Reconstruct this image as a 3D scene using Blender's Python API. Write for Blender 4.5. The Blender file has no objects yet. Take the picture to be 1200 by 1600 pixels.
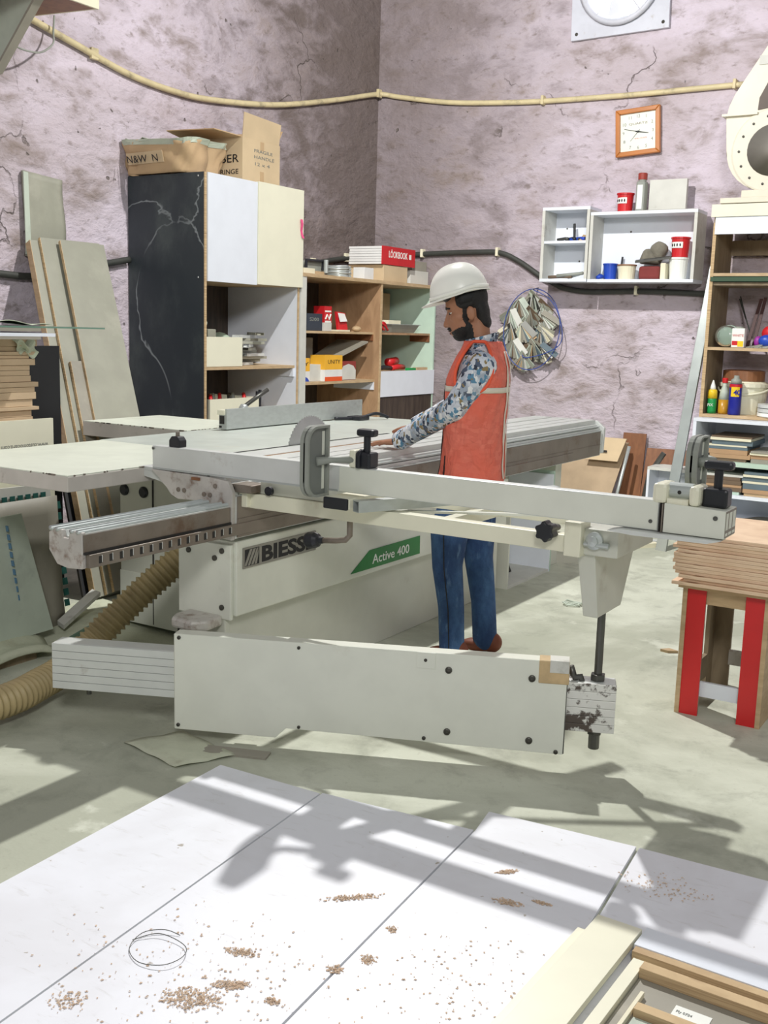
import bpy, math, random
from mathutils import Vector, Matrix
random.seed(7)
scene = bpy.context.scene
COL = scene.collection
PI = math.pi

# ---------------- camera ----------------
cam_data = bpy.data.cameras.new('camera')
cam_data.sensor_fit = 'HORIZONTAL'; cam_data.sensor_width = 36.0
cam_data.lens = 36.0*1680/1200
cam = bpy.data.objects.new('camera', cam_data); COL.objects.link(cam)
RX = (0.8478, 0.1122, -0.5183); RY = (0.5291, -0.1273, 0.8390); RZ = (0.0282, -0.9855, -0.1672)
_m = Matrix(((RX[0], -RX[1], -RX[2], 0.0), (RY[0], -RY[1], -RY[2], 0.0), (RZ[0], -RZ[1], -RZ[2], 1.48), (0, 0, 0, 1)))
cam.matrix_world = _m
cam_data.clip_start = 0.05; cam_data.clip_end = 60
scene.camera = cam

# ---------------- light ----------------
world = bpy.data.worlds.new('workshop_ambient'); scene.world = world
world.use_nodes = True
world.node_tree.nodes['Background'].inputs[0].default_value = (0.97, 1.0, 1.0, 1)
world.node_tree.nodes['Background'].inputs[1].default_value = 0.275

def lamp(name, loc, energy, radius, color=(1, 1, 1)):
    d = bpy.data.lights.new(name, 'POINT'); d.energy = energy; d.shadow_soft_size = radius; d.color = color
    d.use_nodes = True
    nt = d.node_tree; em = nt.nodes.get('Emission') or nt.nodes.new('ShaderNodeEmission')
    fo = nt.nodes.new('ShaderNodeLightFalloff'); fo.inputs['Strength'].default_value = 1.0; fo.inputs['Smooth'].default_value = 0.5
    nt.links.new(fo.outputs['Constant'], em.inputs['Strength'])
    o = bpy.data.objects.new(name, d); COL.objects.link(o); o.location = loc
    return o
lamp('hall_lamp_over_saw', (-3.15, 5.2, 3.95), 36, 0.045, (1, 0.985, 0.95))
lamp('front_fill_lamp', (1.2, -1.8, 4.2), 10.5, 0.6, (1, 0.99, 0.97))  # soft fill added out of view behind the camera

vs = scene.view_settings
vs.view_transform = 'Standard'; vs.look = 'None'; vs.gamma = 1.0; vs.use_curve_mapping = False; vs.exposure = 0.0

# ---------------- geometry helpers ----------------
class G:
    def __init__(s): s.v = []; s.f = []
    def add(s, vs_, fs):
        n = len(s.v); s.v += [tuple(p) for p in vs_]; s.f += [tuple(i+n for i in f) for f in fs]; return s
    def box(s, x0, y0, z0, x1, y1, z1):
        return s.add([(x0,y0,z0),(x1,y0,z0),(x1,y1,z0),(x0,y1,z0),(x0,y0,z1),(x1,y0,z1),(x1,y1,z1),(x0,y1,z1)],
                     [(3,2,1,0),(4,5,6,7),(0,1,5,4),(1,2,6,5),(2,3,7,6),(3,0,4,7)])
    def hexa(s, b, t):      # four bottom corners, four top corners
        return s.add(list(b)+list(t), [(3,2,1,0),(4,5,6,7),(0,1,5,4),(1,2,6,5),(2,3,7,6),(3,0,4,7)])
    def slab(s, a, b, c, d, t):   # quad a b c d given thickness vector t
        t = Vector(t); q = [Vector(p) for p in (a,b,c,d)]
        return s.hexa(q, [p+t for p in q])
    def prism(s, pts, axis, lo, hi):
        n = len(pts)
        def mk(p, h):
            return {'x': (h,p[0],p[1]), 'y': (p[0],h,p[1]), 'z': (p[0],p[1],h)}[axis]
        return s.add([mk(p,lo) for p in pts]+[mk(p,hi) for p in pts],
                     [tuple(range(n))[::-1], tuple(range(n,2*n))]+[(i,(i+1)%n,(i+1)%n+n,i+n) for i in range(n)])
    def rings(s, rs, cap=True):
        n = len(rs[0]); base = len(s.v)
        for r in rs: s.v += [tuple(p) for p in r]
        for k in range(len(rs)-1):
            for i in range(n):
                j = (i+1) % n
                s.f.append((base+k*n+i, base+k*n+j, base+(k+1)*n+j, base+(k+1)*n+i))
        if cap:
            s.f.append(tuple(base+i for i in range(n))[::-1]); m = base+(len(rs)-1)*n
            s.f.append(tuple(m+i for i in range(n)))
        return s
    def cyl(s, p0, p1, r0, r1=None, n=14):
        p0 = Vector(p0); p1 = Vector(p1); r1 = r0 if r1 is None else r1
        d = (p1-p0).normalized(); a = d.orthogonal().normalized(); b = d.cross(a)
        mk = lambda c, r: [c+a*(r*math.cos(2*PI*i/n))+b*(r*math.sin(2*PI*i/n)) for i in range(n)]
        return s.rings([mk(p0,r0), mk(p1,r1)])
    def tube(s, path, r, n=8, up=(0,0,1)):
        P = [Vector(p) for p in path]; rs = []; R = r if callable(r) else (lambda k: r)
        a = None
        for k, p in enumerate(P):
            d = (P[min(k+1,len(P)-1)]-P[max(k-1,0)]).normalized()
            if a is None: a = d.orthogonal().normalized()
            else: a = (a-d*a.dot(d)).normalized()
            b = d.cross(a)
            rs.append([p+a*(R(k)*math.cos(2*PI*i/n))+b*(R(k)*math.sin(2*PI*i/n)) for i in range(n)])
        return s.rings(rs)
    def lathe(s, prof, o, axis=(0,0,1), n=20):
        o = Vector(o); d = Vector(axis).normalized(); a = d.orthogonal().normalized(); b = d.cross(a)
        return s.rings([[o+d*h+a*(max(r,1e-4)*math.cos(2*PI*i/n))+b*(max(r,1e-4)*math.sin(2*PI*i/n)) for i in range(n)] for r, h in prof])
    def ell(s, c, r, n=14, m=8, rot=None):
        c = Vector(c); rs = []
        for k in range(m+1):
            t = -PI/2+PI*k/m; ct = max(math.cos(t), 1e-3); q = []
            for i in range(n):
                p = Vector((r[0]*ct*math.cos(2*PI*i/n), r[1]*ct*math.sin(2*PI*i/n), r[2]*math.sin(t)))
                if rot is not None: p = rot @ p
                q.append(c+p)
            rs.append(q)
        return s.rings(rs)
    def grid(s, fn, nu, nv):
        b = len(s.v)
        for j in range(nv+1):
            for i in range(nu+1): s.v.append(tuple(fn(i/nu, j/nv)))
        for j in range(nv):
            for i in range(nu):
                a = b+j*(nu+1)+i; s.f.append((a, a+1, a+nu+2, a+nu+1))
        return s
    def xf(s, m):
        s.v = [tuple(m @ Vector(p)) for p in s.v]; return s
    def build(s, name, mat, parent=None, bevel=0, smooth=False, thick=0, sub=0, label=None, origin=None):
        me = bpy.data.meshes.new(name)
        if parent is not None: o0 = Vector(WL[parent.name])
        elif origin is not None: o0 = Vector(origin)
        else:
            xs = [p[0] for p in s.v]; ys = [p[1] for p in s.v]; zs = [p[2] for p in s.v]
            o0 = Vector(((min(xs)+max(xs))/2, (min(ys)+max(ys))/2, min(zs)))
        me.from_pydata([tuple(Vector(p)-o0) for p in s.v], [], s.f); me.update()
        if smooth: me.polygons.foreach_set('use_smooth', [True]*len(me.polygons))
        me.materials.append(mat)
        o = bpy.data.objects.new(name, me); COL.objects.link(o)
        if parent is not None: o.parent = parent
        else: o.location = o0
        WL[o.name] = tuple(o0)
        if thick:
            md = o.modifiers.new('solid', 'SOLIDIFY'); md.thickness = thick; md.offset = 0
        if bevel:
            md = o.modifiers.new('bevel', 'BEVEL'); md.width = bevel; md.segments = 2; md.limit_method = 'ANGLE'; md.angle_limit = 0.6
        if sub:
            md = o.modifiers.new('sub', 'SUBSURF'); md.levels = sub; md.render_levels = sub
        if label: o['label'] = label
        return o
WL = {}
def B(*a): return G().box(*a)
def thing(name, label, cat, loc, group=None):
    o = bpy.data.objects.new(name, None); COL.objects.link(o); o.location = loc; o.empty_display_size = 0.05
    WL[o.name] = tuple(loc); o['label'] = label; o['category'] = cat
    if group: o['group'] = group
    return o
def tag(o, label, cat, group=None, kind=None):
    o['label'] = label; o['category'] = cat
    if group: o['group'] = group
    if kind: o['kind'] = kind
    return o
def smoothpath(pts, k=6):
    P = [Vector(p) for p in pts]; out = []
    for i in range(len(P)-1):
        p0 = P[max(i-1,0)]; p1 = P[i]; p2 = P[i+1]; p3 = P[min(i+2,len(P)-1)]
        for j in range(k):
            t = j/k
            out.append(0.5*((2*p1)+(p2-p0)*t+(2*p0-5*p1+4*p2-p3)*t*t+(3*p1-p0-3*p2+p3)*t**3))
    out.append(P[-1]); return out
def frame(o, x, y):
    x = Vector(x).normalized(); y = Vector(y).normalized(); z = x.cross(y)
    return Matrix(((x[0],y[0],z[0],o[0]),(x[1],y[1],z[1],o[1]),(x[2],y[2],z[2],o[2]),(0,0,0,1)))
def text(body, size, mat, parent, o, x, y, name='lettering', bold=0.0, width=None, align='LEFT', shear=0):
    c = bpy.data.curves.new('t', 'FONT'); c.body = body; c.size = size; c.extrude = 0.0004; c.offset = bold; c.align_x = align
    c.resolution_u = 3; c.shear = shear
    t = bpy.data.objects.new('t', c); COL.objects.link(t)
    dg = bpy.context.evaluated_depsgraph_get(); dg.update()
    me = bpy.data.meshes.new_from_object(t.evaluated_get(dg))
    xs = [v.co.x for v in me.vertices] or [0, 1]
    sx = (width/(max(xs)-min(xs))) if width else 1.0
    g = G(); m = frame(o, x, y)
    g.v = [tuple(m @ Vector((v.co.x*sx, v.co.y, v.co.z))) for v in me.vertices]
    g.f = [tuple(p.vertices) for p in me.polygons]
    bpy.data.objects.remove(t); bpy.data.curves.remove(c); bpy.data.meshes.remove(me)
    return g.build(name, mat, parent)
def deco(o, nm):    # a printed mark on a surface: a child mesh
    return o

# ---------------- materials ----------------
def lin(c):
    return tuple(((x/255)/12.92 if x/255 <= 0.04045 else (((x/255)+0.055)/1.055)**2.4) for x in c)
def nodes(name):
    m = bpy.data.materials.new(name); m.use_nodes = True; nt = m.node_tree
    bs = nt.nodes['Principled BSDF']; tc = nt.nodes.new('ShaderNodeTexCoord')
    return m, nt, bs, tc
def noise(nt, vec, scale, detail=4, rough=0.55, dist=0.0):
    n = nt.nodes.new('ShaderNodeTexNoise'); n.inputs['Scale'].default_value = scale; n.inputs['Detail'].default_value = detail
    n.inputs['Roughness'].default_value = rough; n.inputs['Distortion'].default_value = dist
    nt.links.new(vec, n.inputs['Vector']); return n.outputs['Fac']
def mapv(nt, vec, sc, loc=(0,0,0), rot=(0,0,0)):
    n = nt.nodes.new('ShaderNodeMapping'); n.inputs['Scale'].default_value = sc; n.inputs['Location'].default_value = loc; n.inputs['Rotation'].default_value = rot
    nt.links.new(vec, n.inputs['Vector']); return n.outputs['Vector']
def ramp(nt, fac, lo, hi, a=0.0, b=1.0):
    n = nt.nodes.new('ShaderNodeMapRange'); n.interpolation_type = 'SMOOTHSTEP'
    n.inputs['From Min'].default_value = lo; n.inputs['From Max'].default_value = hi
    n.inputs['To Min'].default_value = a; n.inputs['To Max'].default_value = b
    nt.links.new(fac, n.inputs['Value']); return n.outputs['Result']
def mix(nt, fac, a, b, mode='MIX'):
    n = nt.nodes.new('ShaderNodeMix'); n.data_type = 'RGBA'; n.blend_type = mode
    for sock, v in ((n.inputs[0], fac), (n.inputs[6], a), (n.inputs[7], b)):
        if hasattr(v, 'links'): nt.links.new(v, sock)
        elif isinstance(v, (int, float)): sock.default_value = v
        else: sock.default_value = (*v, 1)
    return n.outputs[2]
def math_(nt, op, a, b=0.0):
    n = nt.nodes.new('ShaderNodeMath'); n.operation = op
    for sock, v in ((n.inputs[0], a), (n.inputs[1], b)):
        if hasattr(v, 'links'): nt.links.new(v, sock)
        else: sock.default_value = v
    return n.outputs[0]
def bumpn(nt, h, strength, dist, bs):
    b = nt.nodes.new('ShaderNodeBump'); b.inputs['Strength'].default_value = strength; b.inputs['Distance'].default_value = dist
    nt.links.new(h, b.inputs['Height']); nt.links.new(b.outputs['Normal'], bs.inputs['Normal'])
def mul(c, k): return tuple(min(1, x*k) for x in c)
def M(name, rgb, rough=0.5, metal=0.0, var=0.07, sc=7, bump=0.0, bsc=60, dirt=None, dsc=4, dlo=0.55, dhi=0.75, stretch=None, spec=0.5):
    m, nt, bs, tc = nodes(name); v = tc.outputs['Object']; c = lin(rgb)
    if stretch: v = mapv(nt, v, stretch)
    f = ramp(nt, noise(nt, v, sc), 0.3, 0.7)
    col = mix(nt, f, mul(c, 1-var), mul(c, 1+var))
    if dirt:
        d = ramp(nt, noise(nt, mapv(nt, tc.outputs['Object'], (1,1,1), (3.1,7.7,1.3)), dsc, 6, 0.65), dlo, dhi)
        col = mix(nt, d, col, lin(dirt))
    nt.links.new(col, bs.inputs['Base Color'])
    bs.inputs['Roughness'].default_value = rough; bs.inputs['Metallic'].default_value = metal
    bs.inputs['Specular IOR Level'].default_value = spec
    if bump: bumpn(nt, noise(nt, v, bsc, 5), bump, 0.01, bs)
    return m
def wood(name, a, b, rough=0.55, sc=(2, 22, 22), k=5):
    m, nt, bs, tc = nodes(name); v = mapv(nt, tc.outputs['Object'], sc)
    f = noise(nt, v, k, 6, 0.6, 0.6)
    nt.links.new(mix(nt, ramp(nt, f, 0.3, 0.7), lin(a), lin(b)), bs.inputs['Base Color'])
    bs.inputs['Roughness'].default_value = rough; bumpn(nt, f, 0.08, 0.01, bs); return m

# walls: lilac lime plaster, uneven trowelling, brown damp stains
def wall_mat(name, ax):
    m, nt, bs, tc = nodes(name); v = tc.outputs['Object']
    geo = nt.nodes.new('ShaderNodeNewGeometry'); w = geo.outputs['Position']
    big = noise(nt, mapv(nt, w, (0.55, 0.55, 0.8)), 1.6, 5, 0.6, 0.8)
    mid = noise(nt, mapv(nt, w, (0.8, 0.8, 1.5), (5, 2, 1), (0.3, 0.3, 0)), 3.4, 7, 0.62, 0.25)
    fine = noise(nt, mapv(nt, w, (0.7, 0.7, 1.3), (1, 9, 3), (0.4, 0.4, 0)), 15, 6, 0.6, 0.15)
    col = mix(nt, ramp(nt, big, 0.35, 0.65), lin((206, 195, 207)), lin((186, 174, 181)))
    stain = ramp(nt, mid, 0.46, 0.74)
    col = mix(nt, math_(nt, 'MULTIPLY', stain, 0.85), col, lin((128, 114, 105)))
    col = mix(nt, math_(nt, 'MULTIPLY', ramp(nt, fine, 0.55, 0.74), 0.6), col, lin((116, 103, 94)))
    # dirt stain and painted-in shade together, darkest at the room corner, ragged outline
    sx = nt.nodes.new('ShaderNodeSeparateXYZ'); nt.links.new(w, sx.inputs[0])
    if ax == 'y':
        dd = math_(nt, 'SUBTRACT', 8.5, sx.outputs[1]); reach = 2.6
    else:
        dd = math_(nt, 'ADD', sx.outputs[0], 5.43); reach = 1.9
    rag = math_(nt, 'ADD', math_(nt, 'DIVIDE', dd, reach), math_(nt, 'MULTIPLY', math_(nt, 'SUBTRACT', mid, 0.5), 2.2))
    stain_shade = ramp(nt, rag, 0.2, 1.15, 1.0, 0.0)
    col = mix(nt, math_(nt, 'MULTIPLY', stain_shade, 0.92 if ax == 'y' else 0.72), col, lin((96, 84, 78)))
    pit = ramp(nt, noise(nt, mapv(nt, w, (1,1,1), (4,4,8)), 16, 2, 0.4), 0.73, 0.78)
    col = mix(nt, math_(nt, 'MULTIPLY', pit, 0.8), col, lin((92, 84, 76)))
    vo = nt.nodes.new('ShaderNodeTexVoronoi'); vo.feature = 'DISTANCE_TO_EDGE'; vo.inputs['Scale'].default_value = 0.55
    wob = nt.nodes.new('ShaderNodeVectorMath'); wob.operation = 'ADD'
    nz = nt.nodes.new('ShaderNodeTexNoise'); nz.inputs['Scale'].default_value = 4; nz.inputs['Detail'].default_value = 5
    nt.links.new(w, nz.inputs['Vector']); sc_ = nt.nodes.new('ShaderNodeVectorMath'); sc_.operation = 'SCALE'; sc_.inputs['Scale'].default_value = 0.5
    nt.links.new(nz.outputs['Color'], sc_.inputs[0]); nt.links.new(w, wob.inputs[0]); nt.links.new(sc_.outputs[0], wob.inputs[1])
    nt.links.new(wob.outputs[0], vo.inputs['Vector'])
    crack = ramp(nt, vo.outputs['Distance'], 0.0, 0.006, 1.0, 0.0)
    crack = math_(nt, 'MULTIPLY', crack, ramp(nt, big, 0.5, 0.62))
    col = mix(nt, math_(nt, 'MULTIPLY', crack, 0.7), col, lin((84, 74, 66)))
    nt.links.new(col, bs.inputs['Base Color']); bs.inputs['Roughness'].default_value = 0.95
    h = math_(nt, 'ADD', math_(nt, 'MULTIPLY', mid, 1.0), math_(nt, 'MULTIPLY', fine, 0.35))
    h = math_(nt, 'SUBTRACT', h, math_(nt, 'ADD', math_(nt, 'MULTIPLY', pit, 0.25), math_(nt, 'MULTIPLY', crack, 0.2)))
    bumpn(nt, h, 0.9, 0.05, bs); return m
def floor_mat():
    m, nt, bs, tc = nodes('concrete_floor'); v = tc.outputs['Object']
    a = noise(nt, v, 0.9, 6, 0.6, 0.6); b = noise(nt, mapv(nt, v, (1,1,1), (3,3,0)), 5, 8, 0.68, 0.3); c = noise(nt, v, 45, 4, 0.6)
    col = mix(nt, ramp(nt, a, 0.38, 0.62), lin((172, 175, 158)), lin((202, 205, 189)))
    col = mix(nt, math_(nt, 'MULTIPLY', ramp(nt, b, 0.48, 0.75), 0.6), col, lin((138, 140, 126)))
    col = mix(nt, math_(nt, 'MULTIPLY', ramp(nt, noise(nt, mapv(nt, v, (1,1,1), (8,1,0)), 3.2, 7, 0.6), 0.6, 0.7), 0.6), col, lin((218, 221, 206)))
    col = mix(nt, math_(nt, 'MULTIPLY', ramp(nt, c, 0.6, 0.8), 0.35), col, lin((140, 138, 122)))
    nt.links.new(col, bs.inputs['Base Color']); bs.inputs['Roughness'].default_value = 0.8
    bumpn(nt, math_(nt, 'ADD', b, math_(nt, 'MULTIPLY', c, 0.3)), 0.25, 0.02, bs); return m
def laminate_mat():
    m, nt, bs, tc = nodes('white_laminate_sheet'); geo = nt.nodes.new('ShaderNodeNewGeometry'); v = geo.outputs['Position']
    a = noise(nt, v, 2.2, 5, 0.6, 0.4); b = noise(nt, mapv(nt, v, (1,1,1), (2,5,0)), 26, 3, 0.5); s = noise(nt, mapv(nt, v, (1,4,1), (2,5,0), (0,0,0.5)), 9, 6, 0.7, 0.6)
    col = mix(nt, ramp(nt, a, 0.4, 0.65), lin((232, 234, 241)), lin((224, 225, 231)))
    col = mix(nt, math_(nt, 'MULTIPLY', ramp(nt, s, 0.56, 0.75), 0.35), col, lin((176, 172, 166)))
    col = mix(nt, math_(nt, 'MULTIPLY', ramp(nt, b, 0.72, 0.78), 0.8), col, lin((150, 138, 120)))
    nt.links.new(col, bs.inputs['Base Color']); bs.inputs['Roughness'].default_value = 0.45; return m
def marble_mat():
    m, nt, bs, tc = nodes('black_marble_laminate'); v = tc.outputs['Object']
    w = noise(nt, mapv(nt, v, (1,1,0.8), (2,0,1)), 1.1, 5, 0.5, 0.8)
    e = math_(nt, 'ABSOLUTE', math_(nt, 'SUBTRACT', w, 0.5))
    vein = ramp(nt, e, 0.0, 0.009, 1.0, 0.0)
    vein = math_(nt, 'MULTIPLY', vein, ramp(nt, noise(nt, v, 1.4, 2), 0.36, 0.5))
    dust = ramp(nt, noise(nt, mapv(nt, v, (1,1,0.6)), 3.5, 7, 0.65), 0.42, 0.75)
    col = mix(nt, math_(nt, 'MULTIPLY', dust, 0.4), lin((44, 52, 58)), lin((98, 108, 104)))
    col = mix(nt, math_(nt, 'MULTIPLY', vein, 0.7), col, lin((160, 168, 170)))
    nt.links.new(col, bs.inputs['Base Color']); bs.inputs['Roughness'].default_value = 0.5; return m
def shirt_mat():
    m, nt, bs, tc = nodes('printed_shirt_cloth'); v = tc.outputs['Object']
    v2 = mapv(nt, v, (1, 1, 0.75))
    def vor(scale, off, rnd=1.0):
        n = nt.nodes.new('ShaderNodeTexVoronoi'); n.inputs['Scale'].default_value = scale; n.distance = 'CHEBYCHEV'
        nt.links.new(mapv(nt, v2, (1,1,1), off), n.inputs['Vector']); return n
    a = vor(46, (0,0,0)); b = vor(72, (3,1,2))
    sa = nt.nodes.new('ShaderNodeSeparateColor'); nt.links.new(a.outputs['Color'], sa.inputs[0])
    sb = nt.nodes.new('ShaderNodeSeparateColor'); nt.links.new(b.outputs['Color'], sb.inputs[0])
    col = mix(nt, ramp(nt, noise(nt, v, 14, 4), 0.4, 0.62), lin((216, 221, 230)), lin((166, 177, 192)))
    col = mix(nt, ramp(nt, sa.outputs[0], 0.80, 0.82), col, lin((84, 96, 118)))
    col = mix(nt, ramp(nt, sa.outputs[1], 0.84, 0.86), col, lin((236, 238, 240)))
    col = mix(nt, ramp(nt, sb.outputs[0], 0.91, 0.93), col, lin((52, 60, 78)))
    col = mix(nt, ramp(nt, sb.outputs[1], 0.9, 0.92), col, lin((150, 132, 92)))
    col = mix(nt, ramp(nt, sb.outputs[2], 0.9, 0.92), col, lin((96, 142, 172)))
    nt.links.new(col, bs.inputs['Base Color']); bs.inputs['Roughness'].default_value = 0.85
    bumpn(nt, noise(nt, v, 18, 4, 0.6, 0.6), 0.5, 0.02, bs); return m
def jeans_mat():
    m, nt, bs, tc = nodes('blue_denim'); v = tc.outputs['Object']
    a = noise(nt, mapv(nt, v, (1,1,0.5)), 5, 6, 0.62); b = noise(nt, mapv(nt, v, (3,3,0.8)), 9, 6, 0.6)
    col = mix(nt, ramp(nt, a, 0.35, 0.68), lin((42, 68, 110)), lin((82, 120, 166)))
    col = mix(nt, math_(nt, 'MULTIPLY', ramp(nt, b, 0.55, 0.75), 0.5), col, lin((128, 162, 196)))
    nt.links.new(col, bs.inputs['Base Color']); bs.inputs['Roughness'].default_value = 0.9
    bumpn(nt, noise(nt, mapv(nt, v, (1,1,2)), 14, 4, 0.6, 0.8), 0.5, 0.02, bs); return m
def vest_mat():
    m, nt, bs, tc = nodes('orange_mesh_vest_cloth'); v = tc.outputs['Object']
    n = nt.nodes.new('ShaderNodeTexVoronoi'); n.inputs['Scale'].default_value = 30; n.distance = 'CHEBYCHEV'
    nt.links.new(mapv(nt, v, (1,1,2)), n.inputs['Vector'])
    s = nt.nodes.new('ShaderNodeSeparateColor'); nt.links.new(n.outputs['Color'], s.inputs[0])
    col = mix(nt, s.outputs[0], lin((224, 112, 94)), lin((238, 130, 110)))
    col = mix(nt, ramp(nt, noise(nt, v, 4, 4), 0.4, 0.65), col, lin((238, 112, 90)))
    nt.links.new(col, bs.inputs['Base Color']); bs.inputs['Roughness'].default_value = 0.8
    bumpn(nt, math_(nt, 'ADD', noise(nt, mapv(nt, v, (1,1,0.6)), 7, 4, 0.55, 0.8), math_(nt, 'MULTIPLY', s.outputs[1], 0.06)), 0.9, 0.05, bs); return m
def blank(name, rgb, rough=0.5, **k): return M(name, rgb, rough, **k)
def emit_mat(name, rgb, st):
    m, nt, bs, tc = nodes(name); bs.inputs['Emission Color'].default_value = (*lin(rgb), 1); bs.inputs['Emission Strength'].default_value = st
    bs.inputs['Base Color'].default_value = (*lin(rgb), 1); return m
def glass_mat(name, rgb, rough=0.05):
    m, nt, bs, tc = nodes(name); bs.inputs['Base Color'].default_value = (*lin(rgb), 1); bs.inputs['Transmission Weight'].default_value = 0.9
    bs.inputs['Roughness'].default_value = rough; bs.inputs['IOR'].default_value = 1.3; return m
def ply_edge(name, a, b, dark, axis_scale):
    m, nt, bs, tc = nodes(name); v = tc.outputs['Object']
    n = noise(nt, mapv(nt, v, axis_scale), 3, 5, 0.6, 0.3); g = noise(nt, mapv(nt, v, tuple(x*0.6 for x in axis_scale), (4,2,6)), 4, 3, 0.5)
    col = mix(nt, ramp(nt, n, 0.35, 0.65), lin(a), lin(b)); col = mix(nt, ramp(nt, g, 0.64, 0.7), col, lin(dark))
    nt.links.new(col, bs.inputs['Base Color']); bs.inputs['Roughness'].default_value = 0.75; return m

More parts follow.
